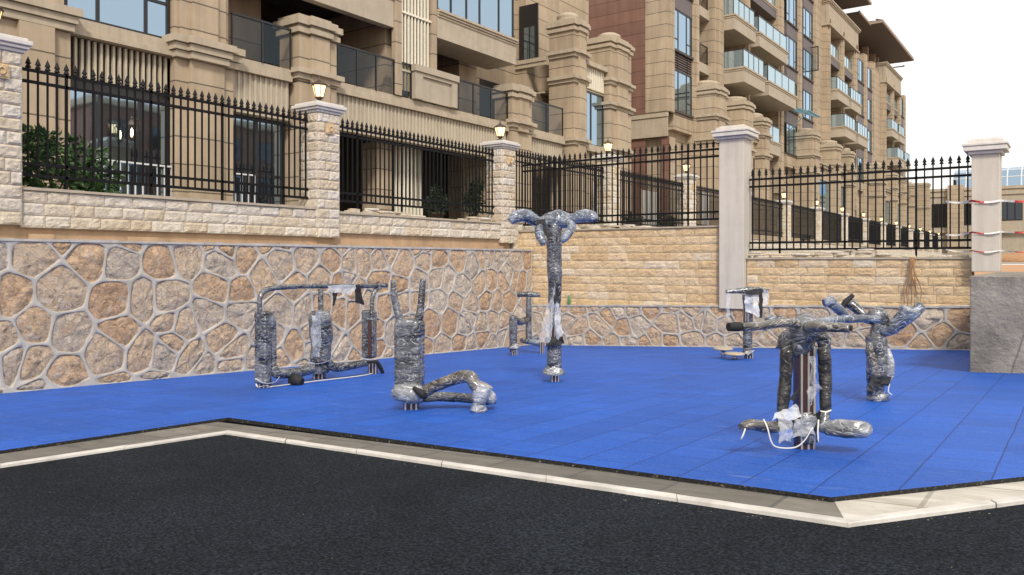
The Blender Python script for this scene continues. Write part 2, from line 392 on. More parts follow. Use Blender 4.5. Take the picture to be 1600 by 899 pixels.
TILE = .375; M['bluemat'] = mk_mat(); M['rubberedge'] = mk_rubber_edge()
# ------------------------------------------------------------------ ground
def gpoly(pts, h, m, name, h2=None, side=None):
    """a sheet (or a slab from h2 up to h) lying on the sloping yard"""
    mb = MB(); up = [(x, y, gz(x, y)+h) for x, y in pts]; mb.poly(up, 0)
    if h2 is not None:
        n = len(pts)
        for i in range(n):
            (x0, y0), (x1, y1) = pts[i], pts[(i+1) % n]
            mb.poly([(x0, y0, gz(x0, y0)+h2), (x1, y1, gz(x1, y1)+h2), (x1, y1, gz(x1, y1)+h), (x0, y0, gz(x0, y0)+h)], 1 if side else 0)
    return tag(mb.build(name, [m, side] if side else m, loc=(0, 0, 0)), kind='structure')
mb = MB(); mb.poly([(-1500,-1500,-6),(1500,-1500,-6),(1500,1500,-6),(-1500,1500,-6)]); tag(mb.build('terrain', M['soil'], loc=(0,0,0)), kind='structure')
mb = MB(); mb.poly([(-11.4,17.75,-.06),(60,17.75,-.06),(60,400,-.06),(-11.4,400,-.06)]); tag(mb.build('yard_ground', M['terrace'], loc=(0,0,0)), kind='structure')
mb = MB(); mb.box(-40, -12.35, -8, 140, -.6, .9); tag(mb.build('garden_terrace', M['terrace'], loc=(0,0,0)), kind='structure')
gpoly([(-11.6,-8),(8,-8),(8,12.2),(-11.6,12.2)], -.032, M['asphalt'], 'asphalt_road')
K0, K1, K2, K3 = [gr(*q, -.032).to_2d() for q in ((0, 732), (352, 679), (1325, 825), (1600, 788))]; K0 = K1+(K0-K1)*5; K3 = K2+(K3-K2)*5     # outer foot of the kerb
def inset(w):   # the kerb line moved w metres towards the blue floor
    L = [K0, K1, K2, K3]; o = []
    for i, p in enumerate(L):
        ds = []
        if i: ds.append((p-L[i-1]).normalized())
        if i < 3: ds.append((L[i+1]-p).normalized())
        ns = [Vector((-d.y, d.x)) for d in ds]; n = sum(ns, Vector((0,0))).normalized(); k = w/max(.3, n.dot(ns[0])); o.append(p+n*k)
    return o
mb = MB()
prof = [(0, -.06), (.003, -.016), (.008, -.010), (.056, -.007), (.062, -.013)]
rows = [[(p.x, p.y, gz(p.x, p.y)+h) for p in inset(w)] for w, h in prof]
rng = random.Random(2)
for i in range(3):                                         # single kerb stones, slightly out of line, with open joints
    Ls = (Vector(rows[0][i+1])-Vector(rows[0][i])).length; n = max(1, round(Ls/.9)); cols = []
    for k in range(n):
        f0, f1 = k/n, (k+1)/n-(.006/Ls if k < n-1 else 0); j = Vector((rng.uniform(-.003,.003), rng.uniform(-.003,.003), rng.uniform(-.003,.003))); m = 7; pr = None
        for q in range(m+1):
            f = f0+(f1-f0)*q/m; c = [Vector(r[i]).lerp(Vector(r[i+1]), f)+j*(1 if 0 < h_ < 4 else .2)+noise.noise_vector(Vector(r[i]).lerp(Vector(r[i+1]), f)*9)*(.005 if h_ in (1, 2) else .002) for h_, r in enumerate(rows)]
            ids = list(range(len(mb.v), len(mb.v)+5)); mb.v += [tuple(v) for v in c]
            if pr:
                for h_ in range(4): mb.face((pr[h_], ids[h_], ids[h_+1], pr[h_+1]), 0, .5, False)
            else: mb.face(tuple(ids))
            pr = ids
        mb.face(tuple(reversed(pr)))
tag(mb.build('kerb', M['kerb'], loc=(0,0,0)), kind='structure')
ks = inset(.0605)
gpoly([(-11.6,ks[0].y), tuple(ks[0]), tuple(ks[1]), tuple(ks[2]), (-1.02,4.3), (-11.6,4.3+.4)], -.012, M['paver'], 'paving_strip')
gpoly([(-1.02,4.3), tuple(ks[2]), tuple(ks[3]), (2.4,12), (-1.02,4.9)], -.011, M['apron'], 'paving_apron')
gpoly([(-11.6,-8), (-6.6,-8), (-6.62,4.63), (-1.01,4.225), (3.0,9.4), (3.0,17.2), (-11.6,17.2)], MT, M['bluemat'], 'rubber_playground_surface', -.02, M['rubberedge'])

# ------------------------------------------------------------------ rubble walls: every stone its own lump in a mortar web
def clip(poly, n, d):
    out = []
    for i in range(len(poly)):
        a, b = poly[i], poly[(i+1) % len(poly)]; da, db = a.dot(n)-d, b.dot(n)-d
        if da <= 0: out.append(a)
        if da*db < 0: out.append(a+(b-a)*(da/(da-db)))
    return out
def radial(poly, c, angs):
    r = []
    for a in angs:
        d = Vector((math.cos(a), math.sin(a))); best = 9
        for i in range(len(poly)):
            p, q = poly[i]-c, poly[(i+1) % len(poly)]-c; e = q-p; den = d.x*e.y-d.y*e.x
            if abs(den) < 1e-9: continue
            t = (p.x*e.y-p.y*e.x)/den; s = (p.x*d.y-p.y*d.x)/den
            if t > 0 and -1e-6 <= s <= 1+1e-6: best = min(best, t)
        r.append(best)
    return r
def rubble(name, o, ud, nd, L, zb, zt, label, seed, su=.56, sv=.47, thick=.4, mort=.017):
    rng = random.Random(seed); o = Vector(o); ud = Vector(ud); nd = Vector(nd); up = Vector((0,0,1)); mb = MB()
    z0 = min(zb(0), zb(L)); z1 = max(zt(0), zt(L)); pts = []
    nr = max(2, round((z1-z0)/sv)); nc = round(L/su)
    for j in range(-1, nr+1):
        for i in range(-1, nc+1):
            pts.append(Vector(((i+.5+(.5 if j % 2 else 0)+rng.uniform(-.42,.42))*L/nc, z0+(j+.5+rng.uniform(-.36,.36))*(z1-z0)/nr)))
            if rng.random() < .13: a = rng.uniform(0, 6.28); pts.append(pts[-1]+Vector((math.cos(a), math.sin(a)))*rng.uniform(.17,.24))
    def slope_clip(pl, m):
        pl = clip(pl, Vector((-1,0)), -m*.5); pl = clip(pl, Vector((1,0)), L-m*.5)
        for f, sg in ((zt, 1), (zb, -1)):
            k = (f(L)-f(0))/L; n = Vector((-k, 1)).normalized()*sg; pl = clip(pl, n, n.dot(Vector((0, f(0))))-m)
            if len(pl) < 3: return pl
        return pl
    def P(u, z, h): return tuple(o+ud*u+up*z+nd*h)
    N0 = 26
    for i, c in enumerate(pts):
        full = [c+Vector(q) for q in ((-2,-2),(2,-2),(2,2),(-2,2))]; ins = list(full)
        for j, q in enumerate(pts):
            if i == j: continue
            e = q-c
            if e.length > 1.5: continue
            n = e.normalized(); d = n.dot((c+q)/2); full = clip(full, n, d); ins = clip(ins, n, d-mort*(.75+.5*((i*7+j*7) % 5)/5))
            if len(full) < 3 or len(ins) < 3: break
        if len(full) < 3 or len(ins) < 3: continue
        full = slope_clip(full, 0)
        if len(full) < 3: continue
        ins = slope_clip(ins, mort*1.3)
        ctr = sum(ins, Vector((0,0)))/len(ins) if len(ins) > 2 else None
        ar = abs(sum(ins[k-1].x*ins[k].y-ins[k].x*ins[k-1].y for k in range(len(ins))))/2 if ctr else 0
        if ar < .012:
            cc = sum(full, Vector((0,0)))/len(full); mb.poly([P(q.x, q.y, 0) for q in full]); continue
        angs = sorted([2*math.pi*k/N0 for k in range(N0)]+[math.atan2((q-ctr).y, (q-ctr).x) % (2*math.pi) for q in full]); N = len(angs)
        ro = radial(full, ctr, angs); ri = radial(ins, ctr, angs)
        ri = [min(ri[k], (ri[k-1]+ri[k]+ri[(k+1) % N])/3*1.02) for k in range(N)]
        ri = [r*(1.0+.06*noise.noise(Vector((ctr.x*5+math.cos(6.28*k/N)*1.6, ctr.y*5+math.sin(6.28*k/N)*1.6, i)))-.02) for k, r in enumerate(ri)]
        ri = [(ri[k-1]+ri[k]*1.5+ri[(k+1) % N])/3.5 for k in range(N)]; ri = [(ri[k-1]+ri[k]*3+ri[(k+1) % N])/5 for k in range(N)]; ri = [min(ri[k], ro[k]*.97) for k in range(N)]
        tint = rng.random(); bulge = rng.uniform(.0, .022); tilt = Vector((rng.uniform(-.09,.09), rng.uniform(-.09,.09)))
        base = len(mb.v); rings = [(None, 0, 0), (1, .003, 0), (.975, -.030, 1), (.93, .0, 1), (.72, .6, 1), (.45, .9, 1), (.2, 1, 1)]
        for f, h, mm in rings:
            for k in range(N):
                a = angs[k]; r = ro[k] if f is None else ri[k]*f; d = Vector((math.cos(a), math.sin(a)))*r; q = ctr+d
                hh = h
                if f is not None and f < .98:
                    hh = (-.014 if f > .9 else -.006)+bulge*h+d.dot(tilt)*h+.026*noise.noise(Vector((q.x*8, q.y*8, i*1.3)))+.020*noise.noise(Vector((q.x*21, q.y*21, i)))
                elif f == 1: hh += .004*noise.noise(Vector((q.x*9, q.y*9, 3)))
                mb.v.append(P(q.x, q.y, hh))
        mb.v.append(P(ctr.x, ctr.y, bulge))
        for j in range(len(rings)-1):
            for k in range(N):
                a = base+j*N+k; b = base+j*N+(k+1) % N; mm = 0 if j < 2 else 1
                mb.face((a, b, b+N, a+N), mm, tint, j != 1)
        j = len(rings)-1
        for k in range(N): mb.face((base+j*N+k, base+j*N+(k+1) % N, base+(j+1)*N), 1, tint, True)
    # core and rough top
    c = [P(0, zb(0)-.3, -.07), P(L, zb(L)-.3, -.07), P(L, zt(L), -.07), P(0, zt(0), -.07)]
    d = [tuple(Vector(q)-nd*thick) for q in c]
    for q in ((c[0],c[1],c[2],c[3]), (d[1],d[0],d[3],d[2]), (c[3],c[2],d[2],d[3]), (c[1],d[1],d[2],c[2]), (d[0],c[0],c[3],d[3])): mb.poly(q)
    r = mb.build(name, [M['mortar'], M['rubble']], loc=o+Vector((0,0,zb(0)))); tag(r, label, 'wall')
    cp = MB(); n = int(L/.35)
    for i in range(n):
        u0, u1 = L*i/n, L*(i+1)/n-.004; z = zt((u0+u1)/2); w = rng.uniform(.012,.02); hgt = rng.uniform(.02,.034)
        b0 = o+ud*u0+nd*w; b1 = o+ud*u1-nd*(thick-.05); x0, x1 = sorted((b0.x, b1.x)); y0, y1 = sorted((b0.y, b1.y))
        cp.box(x0, x1, y0, y1, z-.012, z+hgt)
    cp.build('coping', M['mortar'], r)
    return r
gzw = lambda x, y: gz(x, y)
rubble('rubble_wall', (-11.6,-3,0), (0,1,0), (1,0,0), 20.25, lambda u: gz(-11.6, u-3)+.01, lambda u: .285-.0007*u, 'long rubble stone wall with pale mortar joints along the left of the blue floor', 3)
rubble('rubble_wall', (-11.6+.02,17.2,0), (1,0,0), (0,-1,0), 10.5, lambda u: gz(u-11.6, 17.2)+.01, lambda u: -1.17+.03*u, 'low rubble stone base under the sandstone wall at the back', 11, .52, .5)

# ------------------------------------------------------------------ split-face block work
def blockface(mb, o, ud, nd, U, V, course, lmin, lmax, dep, rng, nx=5, ny=4, m=0, vd=Vector((0,0,1))):
    o = Vector(o); ud = Vector(ud); nd = Vector(nd); nrow = max(1, round(V/course)); ch = V/nrow; g = .005
    for r in range(nrow):
        u = 0.0
        while u < U-1e-4:
            w = rng.uniform(lmin, lmax)
            if r % 2 and u == 0: w *= .55
            if U-(u+w) < lmin*.6: w = U-u
            b = len(mb.v); t = rng.random(); bl = rng.uniform(.35, 1)*dep; sd = rng.uniform(0, 90)
            for j in range(ny+1):
                for i in range(nx+1):
                    a, c = i/nx, j/ny; p = o+ud*(u+g+(w-2*g)*a)+vd*(r*ch+g+(ch-2*g)*c)
                    if i in (0, nx) or j in (0, ny): h = .003+.3*dep*max(0, noise.noise(p*6+Vector((sd,0,0))))
                    else: h = bl*(.45+.55*noise.noise(p*7+Vector((0,sd,0))))+dep*.45*noise.noise(p*17+Vector((sd,sd,0)))+.4*dep
                    mb.v.append(tuple(p+nd*h))
            for j in range(ny):
                for i in range(nx):
                    q = b+j*(nx+1)+i; mb.face((q, q+1, q+nx+2, q+nx+1), m, t)
            e = [b+i for i in range(nx+1)]                       # edges back to the joint
            ring = [b+i for i in range(nx)]+[b+nx+j*(nx+1) for j in range(ny)]+[b+ny*(nx+1)+nx-i for i in range(nx)]+[b+(ny-j)*(nx+1) for j in range(ny)]
            k = len(mb.v)
            for q in ring: mb.v.append(tuple(Vector(mb.v[q])-nd*.03))
            n = len(ring)
            for i in range(n): mb.face((ring[i], k+i, k+(i+1) % n, ring[(i+1) % n]), m, t)
            u += w
def block_wall(name, o, ud, nd, U, z0, z1, thick, label, seed, mat, course=.19, lmin=.3, lmax=.55, dep=.03, coping=None, cat='wall', nx=5, ny=4):
    rng = random.Random(seed); mb = MB(); o = Vector(o); ud = Vector(ud); nd = Vector(nd)
    a = o-nd*.004; b = o+ud*U-nd*thick; x0, x1 = sorted((a.x, b.x)); y0, y1 = sorted((a.y, b.y)); mb.box(x0, x1, y0, y1, z0, z1, 1)
    blockface(mb, o+Vector((0,0,z0)), ud, nd, U, z1-z0, course, lmin, lmax, dep, rng, nx, ny)
    r = mb.build(name, [mat, M['joint']], loc=o+Vector((0,0,z0))); tag(r, label, cat)
    if coping:
        cp = MB(); n = max(2, int(U/.8))
        for i in range(n):
            u0, u1 = U*i/n, U*(i+1)/n-rng.uniform(.003,.012); w = .035+rng.uniform(0,.02); h = coping+rng.uniform(-.008,.008)
            p = o+ud*u0+nd*w; q = o+ud*u1-nd*(thick-.02); X = sorted((p.x, q.x)); Y = sorted((p.y, q.y)); cp.box(X[0], X[1], Y[0], Y[1], z1+.002, z1+h)
        cp.build('coping', M['trim'], r)
    return r
PY = [4.80, 10.67, 16.77]+[22.65+6.32*i for i in range(13)]           # the row of fence pillars
XF = -12.0                                                              # face of the pillars; the fence runs 0.28 behind
PW = .56
for i in range(3):                                                      # block walls under the fence, and bare render below
    y0 = PY[i]+PW/2 if i < 2 else None
# left run of low walls
for i, (ya, yb, z0, z1, lb) in enumerate([(-3, PY[0]-PW/2, .50, 1.02, 'pale split stone garden wall left of the nearest pillar'),
        (PY[0]+PW/2, PY[1]-PW/2, .47, 1.00, 'pale split stone garden wall of three courses under the leafy bush'),
        (PY[1]+PW/2, PY[2]-PW/2, .56, .95, 'pale split stone garden wall of two courses under the two potted shrubs')]):
    block_wall('garden_wall', (XF-.06, ya, 0), (0,1,0), (1,0,0), yb-ya, z0, z1, .4, lb, 20+i, M['paleblock'], .18, .28, .6, .028, .045, nx=8, ny=5)
mb = MB(); mb.box(-12.5, -12.13, -3, 17.0, -.6, .60)
rng = random.Random(4)
for i in range(26):                                                     # ragged mortar and a few pipe stubs under the low walls
    y = -2+i*.72; mb.box(-12.14, -12.03-rng.uniform(0,.05), y, y+rng.uniform(.3,.68), .2, .33+rng.uniform(-.02,.06))
tag(mb.build('retaining_base', M['orange'], loc=(-12.3, 6, -.5)), 'bare orange render strip between the rubble wall and the garden walls', 'wall')

def stone_pillar(y, x, z0, z1, label, seed, near=True, group=None):
    rt = empty('stone_pillar', (x-PW/2, y, z0), label, 'pillar', group); rng = random.Random(seed); h = PW/2
    mb = MB(); mb.box(x-PW+.004, x-.004, y-h+.004, y+h-.004, z0, z1, 1)
    n = (8, 6) if near else (2, 2)
    blockface(mb, (x, y-h, z0), (0,1,0), (1,0,0), PW, z1-z0, .19, .24, .36, .030, rng, *n)
    blockface(mb, (x-PW, y-h, z0), (1,0,0), (0,-1,0), PW, z1-z0, .19, .24, .36, .028, rng, *n)
    blockface(mb, (x, y+h, z0), (-1,0,0), (0,1,0), PW, z1-z0, .19, .24, .36, .02, rng, 2, 2)
    mb.build('shaft', [M['paleblock'], M['joint']], rt)
    cb = MB()
    for w, a, b in ((.035, 0, .05), (.075, .052, .10), (.105, .102, .17), (.06, .172, .21)): cb.box(x-PW-w, x+w, y-h-w, y+h+w, z1+a, z1+b)
    k = len(cb.v); w = .05; t = z1+.212
    cb.v += [(x-PW-w,y-h-w,t),(x+w,y-h-w,t),(x+w,y+h+w,t),(x-PW-w,y+h+w,t),(x-PW/2,y,t+.06)]
    for q in ((0,1,4),(1,2,4),(2,3,4),(3,0,4)): cb.face(tuple(k+i for i in q))
    c = cb.build('cap', M['cap'], rt)
    if near:
        bevel(c, .012)
        pb = MB(); zc = z1-.30; pb.box(x+.02, x+.05, y-.10, y+.10, zc-.10, zc+.10); pb.box(x+.05, x+.062, y-.075, y+.075, zc-.075, zc+.075)
        pb.tube([(x+.062,y-.05,zc),(x+.07,y,zc+.05),(x+.062,y+.05,zc),(x+.07,y,zc-.05),(x+.062,y-.05,zc)], .012, 6, step=.02)
        pb.build('carved_panel', M['sandblock'], rt)
    return rt
LAMP = None
def pillar_lamp(x, y, z, label, group, k=1.0):
    global LAMP
    if LAMP:
        c = copy_tree(LAMP); c.location = (x, y, z); c['label'] = label; c['group'] = group; return c
    rt = empty('pillar_lamp', (0,0,0), label, 'lamp', group)
    b = MB(); b.lathe([(.085,0),(.085,.02),(.05,.035),(.035,.05),(.05,.062),(.075,.075),(.085,.09)], (0,0,0), 12); b.build('base', M['lampmetal'], rt)
    g = MB(); k0 = 6
    for i in range(6):
        a0, a1 = 2*math.pi*(i+.5)/6, 2*math.pi*(i+1.5)/6
        def q(a, r, z_): return (r*math.cos(a), r*math.sin(a), z_)
        g.poly([q(a0,.082,.09), q(a1,.082,.09), q(a1,.142,.33), q(a0,.142,.33)])
    g.build('lantern_glass', M['lampglass'], rt)
    bu = MB(); bu.lathe([(.0,.14),(.03,.16),(.04,.2),(.03,.25),(0,.27)], (0,0,0), 10); bu.build('bulb', M['bulb'], rt)
    f = MB()
    for i in range(6):
        a = 2*math.pi*(i+.5)/6; f.bar((.084*math.cos(a),.084*math.sin(a),.088),(.146*math.cos(a),.146*math.sin(a),.335),.013)
    f.lathe([(.085,.085),(.09,.095),(.086,.105)], (0,0,0), 6, rot=.5); f.lathe([(.146,.325),(.155,.335),(.148,.345)], (0,0,0), 6, rot=.5)
    f.build('lantern_frame', M['lampmetal'], rt)
    r = MB(); r.lathe([(.165,.338),(.168,.348),(.11,.39),(.05,.42),(.028,.435)], (0,0,0), 6, sm=False, rot=.5); rf = r.build('roof', M['lampmetal'], rt)
    fn = MB(); fn.lathe([(.028,.43),(.03,.445),(.014,.46),(.018,.475),(.004,.53)], (0,0,0), 8); fn.build('finial', M['lampmetal'], rt)
    LAMP = rt; rt.location = (x, y, z); return rt
# spear-topped iron fence
SPEAR = PICK = None
def fence(name, a, b, rails, zfoot, ztop, label, parts=True, group=None, pitch=.134, posts=4):
    """a, b: ends in plan; rails: four heights"""
    a = Vector((a[0], a[1], 0)); b = Vector((b[0], b[1], 0)); L = (b-a).length; d = (b-a)/L; n = round(L/pitch); p = L/n
    rt = empty(name, (a.x, a.y, zfoot), label, 'fence', group) if parts else None
    whole = MB()
    for z in rails:
        mb = MB() if parts else whole
        mb.bar(a+d*.0+Vector((0,0,z)), b+Vector((0,0,z)), .036, .044)
        if parts:
            mb.build('rail', M['iron'], rt)
    zb = rails[3]-.02; proto = None
    for i in range(n):
        c = a+d*(p*(i+.5)); post = posts and i % (n//posts) == (n//posts)//2
        if parts:
            if post or proto is None or proto['post'] != post:
                mb = MB(); w = .036 if post else .024; mb.bar(c+Vector((0,0,zfoot if post else zb)), c+Vector((0,0,ztop-.13)), w, w, up=Vector((0,1,0)))
                o = mb.build('picket', M['iron'], None, loc=c); o.parent = rt; o.location = c-Vector(rt.location); o['post'] = post
                s = MB(); s.lathe([(.016,-.15),(.042,-.145),(.024,-.105),(.014,-.10),(.040,-.092),(.024,-.045),(.001,.015)], c+Vector((0,0,ztop)), 6, sm=False)
                sp = s.build('spearhead', M['iron'], None, loc=c); sp.parent = o; sp.location = (0,0,0)
                del o['post']; o_post = post; proto = {'o': o, 'post': post}
            else:
                o = copy_tree(proto['o'], rt); o.location = c-Vector(rt.location)
        else:
            whole.bar(c+Vector((0,0,zb)), c+Vector((0,0,ztop-.13)), .024, .024, up=Vector((0,1,0)))
            whole.lathe([(.014,-.135),(.034,-.13),(.020,-.09),(.030,-.088),(.001,0)], c+Vector((0,0,ztop)), 4, sm=False)
    if not parts:
        rt = tag(whole.build(name, M['iron'], loc=(a.x, a.y, zfoot)), label, 'fence', group)
    return rt
lamp_lab = ['lit bronze lantern on the nearest stone pillar, cut by the left edge', 'lit bronze lantern on the stone pillar between the bush bay and potted shrub bay',
            'lit bronze lantern on the corner pillar where the two stone walls meet', 'lit bronze lantern just above the back fence, below the tall annex window', 'lit bronze lantern seen through the back fence close left of the white gate pillar']
pil_lab = ['tall pale split stone pillar cut by the left edge of the photo', 'pale split stone pillar between the bush bay and the potted shrub bay', 'pale split stone pillar at the corner above the rubble wall',
           'pale stone pillar behind the back fence below the annex window', 'pale stone pillar behind the back fence close left of the white gate pillar']
for i, y in enumerate(PY):
    zb = .46 if i < 3 else -.1; zt = 2.90+(.28 if i == 3 else .22 if i == 4 else 0)-(.05*max(0, i-7) if i > 7 else 0)
    if i == 0: zb = .5
    lab = pil_lab[i] if i < 5 else 'pale stone pillar in the row of small pillars shrinking into the distance'
    grp = 'stone fence pillars' if i < 5 else 'distant stone fence pillars'
    stone_pillar(y, XF, zb, zt, lab, 60+i, i < 5, grp)
    pillar_lamp(XF-PW/2, y, zt+.26, lamp_lab[i] if i < 5 else 'small lit lantern in the row of lanterns shrinking into the distance', 'lit pillar lanterns' if i < 5 else 'distant lit lanterns')
flab = ['black iron fence with spear tops left of the nearest pillar', 'black spear topped iron fence in front of the leafy bush and glazed door', 'black spear topped iron fence in front of the two potted shrubs',
        'black spear topped iron fence of the first garden beyond the corner', 'black spear topped iron fence of the second garden beyond the corner']
XC = XF-.28
for i in range(-1, len(PY)-1):
    ya = PY[i]+PW/2 if i >= 0 else -1; yb = PY[i+1]-PW/2
    j = i+1; dz = .10 if i >= 2 else 0
    fence('iron_fence', (XC, ya), (XC, yb), [2.75+dz, 2.585+dz, 1.40+dz*.5, 1.235+dz*.3], 1.04, 2.93+dz, flab[j] if j < 5 else 'black iron fence bay between distant stone pillars',
          parts=(j in (1, 2, 3, 4)), group='fences of the front gardens' if j < 5 else 'distant iron fences')
    if i >= 2:
        block_wall('garden_wall', (XF-.06, ya, 0), (0,1,0), (1,0,0), yb-ya, -.1, 1.0, .4, ['white stone garden wall below the first fence beyond the corner','white stone garden wall below the second fence beyond the corner'][i-2] if i < 4 else 'white stone garden wall between distant pillars',
                   80+i, M['paleblock'], .19, .3, .6, .02, .04, nx=2, ny=2).__setitem__('group', 'garden walls beyond the corner')
# back wall
block_wall('sandstone_wall', (-12.35,17.30,0), (1,0,0), (0,-1,0), 5.85, -1.14, .765, .4, 'tall sandstone block wall left of the white gate pillar', 41, M['sandblock'], .185, .34, .62, .022, .035)
block_wall('sandstone_wall', (-5.92,17.30,0), (1,0,0), (0,-1,0), 4.33, -1.0, .035, .4, 'lower sandstone block wall right of the white gate pillar', 42, M['sandblock'], .185, .34, .62, .022, .035)
fence('iron_fence', (-12.0,17.42), (-6.5,17.42), [2.545, 2.385, 1.12, .955], .8, 2.75, 'black spear topped iron fence on the taller sandstone wall', pitch=.152, posts=3)
fence('iron_fence', (-5.9,17.42), (-1.6,17.42), [1.80, 1.64, .40, .25], .07, 2.03, 'black spear topped iron fence on the lower sandstone wall', pitch=.148, posts=3)
def plaster_pillar(x0, x1, y0, y1, z0, z1, label):
    rt = empty('plaster_pillar', ((x0+x1)/2, (y0+y1)/2, z0), label, 'pillar', 'smooth plaster pillars')
    s = MB(); s.box(x0, x1, y0, y1, z0, z1); bevel(s.build('shaft', M['plaster'], rt), .008)
    c = MB()
    for w, a, b in ((.05, .001, .06), (.12, .062, .15), (.14, .152, .20), (.06, .202, .27), (.0, .272, .30)): c.box(x0-w, x1+w, y0-w, y1+w, z1+a, z1+b)
    bevel(c.build('cap', M['cap'], rt), .01)
plaster_pillar(-6.49, -5.93, 17.14, 17.66, -1.06, 2.70, 'tall white plaster gate pillar between the two sandstone walls')
plaster_pillar(-1.58, -1.13, 17.05, 17.55, -.2, 1.98, 'grey white plaster pillar wrapped in red and white tape at the right')
mb = MB(); mb.box(-1.15, 6, 12.2, 17.04, -2.2, -.20); o = tag(mb.build('concrete_block', M['concrete'], loc=(1, 14, -1.4)), 'raw grey concrete retaining block at the right edge', 'wall'); bevel(o, .015)
# ------------------------------------------------------------------ apartment buildings
def pbox(name, mat, parent, *b):
    b = list(b)
    if not isinstance(b[0], (list, tuple)): b = [b]
    elif isinstance(b[0][0], (list, tuple)): b = b[0]
    if name in ('inner_pier', 'string_course', 'annex_sill', 'penthouse_pier', 'air_conditioner', 'cross_wall', 'pilaster', 'end_pane', 'floor_slab', 'louvre_rail', 'front_wall') and len(b) > 1:
        for q in b: pbox(name, mat, parent, q)
        return
    mb = MB()
    for q in b: mb.box(*q)
    return mb.build(name, M[mat], parent)
def mould(mb, x, y0, y1, z0, z1, back, w=(.05,.10,.16), ends=True):
    n = len(w); h = (z1-z0)/n
    for i, q in enumerate(w):
        e = q if ends else 0
        mb.box(back, x+q, y0-e, y1+e, z0+h*i, z0+h*(i+1)-(.012 if i < n-1 else 0))
def window(parent, x, y0, y1, z0, z1, mull, glassm='winglass', tr=None, f=.055, name='window'):
    mb = MB(); d = .07
    mb.box(x-d, x, y0, y0+f, z0, z1); mb.box(x-d, x, y1-f, y1, z0, z1); mb.box(x-d, x, y0+f, y1-f, z0, z0+f); mb.box(x-d, x, y0+f, y1-f, z1-f, z1)
    for m in mull: ym = y0+(y1-y0)*m; mb.box(x-d, x-.004, ym-f/2, ym+f/2, z0+f, z1-f)
    if tr:
        for (a, b, h) in tr: mb.box(x-d, x-.006, y0+(y1-y0)*a, y0+(y1-y0)*b, z0+(z1-z0)*h-f/2, z0+(z1-z0)*h+f/2)
    w = mb.build(name, M['frame'], parent)
    g = MB(); g.box(x-.045, x-.03, y0+f*.5, y1-f*.5, z0+f*.5, z1-f*.5); g.build('pane', M[glassm], w)
    return w
def railing(parent, x, y0, y1, z0, z1, n, gm='railglass', ends=None):
    """glass balustrade along y; ends: x to which it returns at both ends"""
    mb = MB(); mb.box(x-.03, x+.03, y0, y1, z1-.05, z1)
    for i in range(n+1): y = y0+(y1-y0)*i/n; mb.box(x-.022, x+.022, max(y0, y-.022), min(y1, y+.022), z0, z1-.05)
    if ends is not None: mb.box(ends, x-.031, y0, y0+.05, z1-.05, z1); mb.box(ends, ends+.04, y0, y0+.05, z0, z1-.05)
    r = mb.build('railing', M['frame'], parent)
    g = MB()
    for i in range(n): a, b = y0+(y1-y0)*i/n, y0+(y1-y0)*(i+1)/n; g.box(x-.006, x+.006, a+.028, b-.028, z0+.03, z1-.055)
    if ends is not None: g.box(ends+.045, x-.03, y0+.02, y0+.032, z0+.03, z1-.055)
    g.build('glass_panel', M[gm], r); return r
def slats(parent, x, y0, y1, z0, z1, pitch=.125, w=.075, mat='slat', back=True, dep=.07, name='slat_panel'):
    mb = MB(); n = max(2, round((y1-y0)/pitch)); p = (y1-y0)/n
    for i in range(n): y = y0+p*(i+.5); mb.box(x-dep, x, y-w/2, y+w/2, z0, z1)
    if back: mb.box(x-dep-.07, x-dep-.002 if dep < .03 else x-dep-.04, y0, y1, z0, z1, 1)
    return mb.build(name, [M[mat], M['fascia' if pitch > .14 and mat == 'slat' else 'soffit' if mat == 'slat' else 'frame']], parent)
def capped_pier(parent, x, y0, y1, z0, z1, back, dome=False, mould_at=(), mat='clad'):
    h = (y1-y0); rt = MB(); rt.box(back, x, y0, y1, z0, z1); rt.box(back, x+.10, y0+h*.26, y1-h*.26, z0, z1)
    p = rt.build('pier', M[mat], parent); c = MB()
    for w, a, b in ((.07, 0, .13), (.02, .132, .2), (.12, .202, .36), (.03, .362, .46)):
        c.box(back-w, x+w, y0-w, y1+w, z1+a, z1+b); c.box(back, x+.10+w, y0+h*.26-w, y1-h*.26+w, z1+a+.001, z1+b-.001)
    if dome:
        xc, yc = (x+back)/2, (y0+y1)/2; r = min(x-back, h)/2
        c.lathe([(r*.95,.46),(r*1.0,.52),(r*.8,.56),(r*.9,.62),(r*.86,.72),(r*.6,.80),(.02,.84)], (xc, yc, z1), 16)
    c.build('pier_cap', M['trim'], p)
    for z in mould_at:
        m = MB(); m.box(back, x+.07, y0-.07, y1+.07, z-.26, z-.13); m.box(back, x+.15, y0-.15, y1+.15, z-.128, z); m.box(back, x+.22, y0+h*.2, y1-h*.2, z-.127, z-.002); m.build('moulding', M['trim'], p)
    return p
S1 = 4.72                                                               # sill of the first floor; every floor is 3.0 m
A = empty('apartment_building', (-20, 15, .9), 'nearest beige apartment block with cream slat bands, glass balconies and a capped annex', 'building')
pbox('core_wall', 'loggia_shade', A, (-30, -19, -6, 26, .9, 14))
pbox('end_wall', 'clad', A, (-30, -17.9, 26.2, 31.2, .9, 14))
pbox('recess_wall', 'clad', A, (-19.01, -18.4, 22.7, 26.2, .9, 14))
pbox('floor_slab', 'soffit', A, [(-19, -16.08, -6, 22.7, z, z+.16) for z in (4.45, 7.45, 10.45, 13.6)])
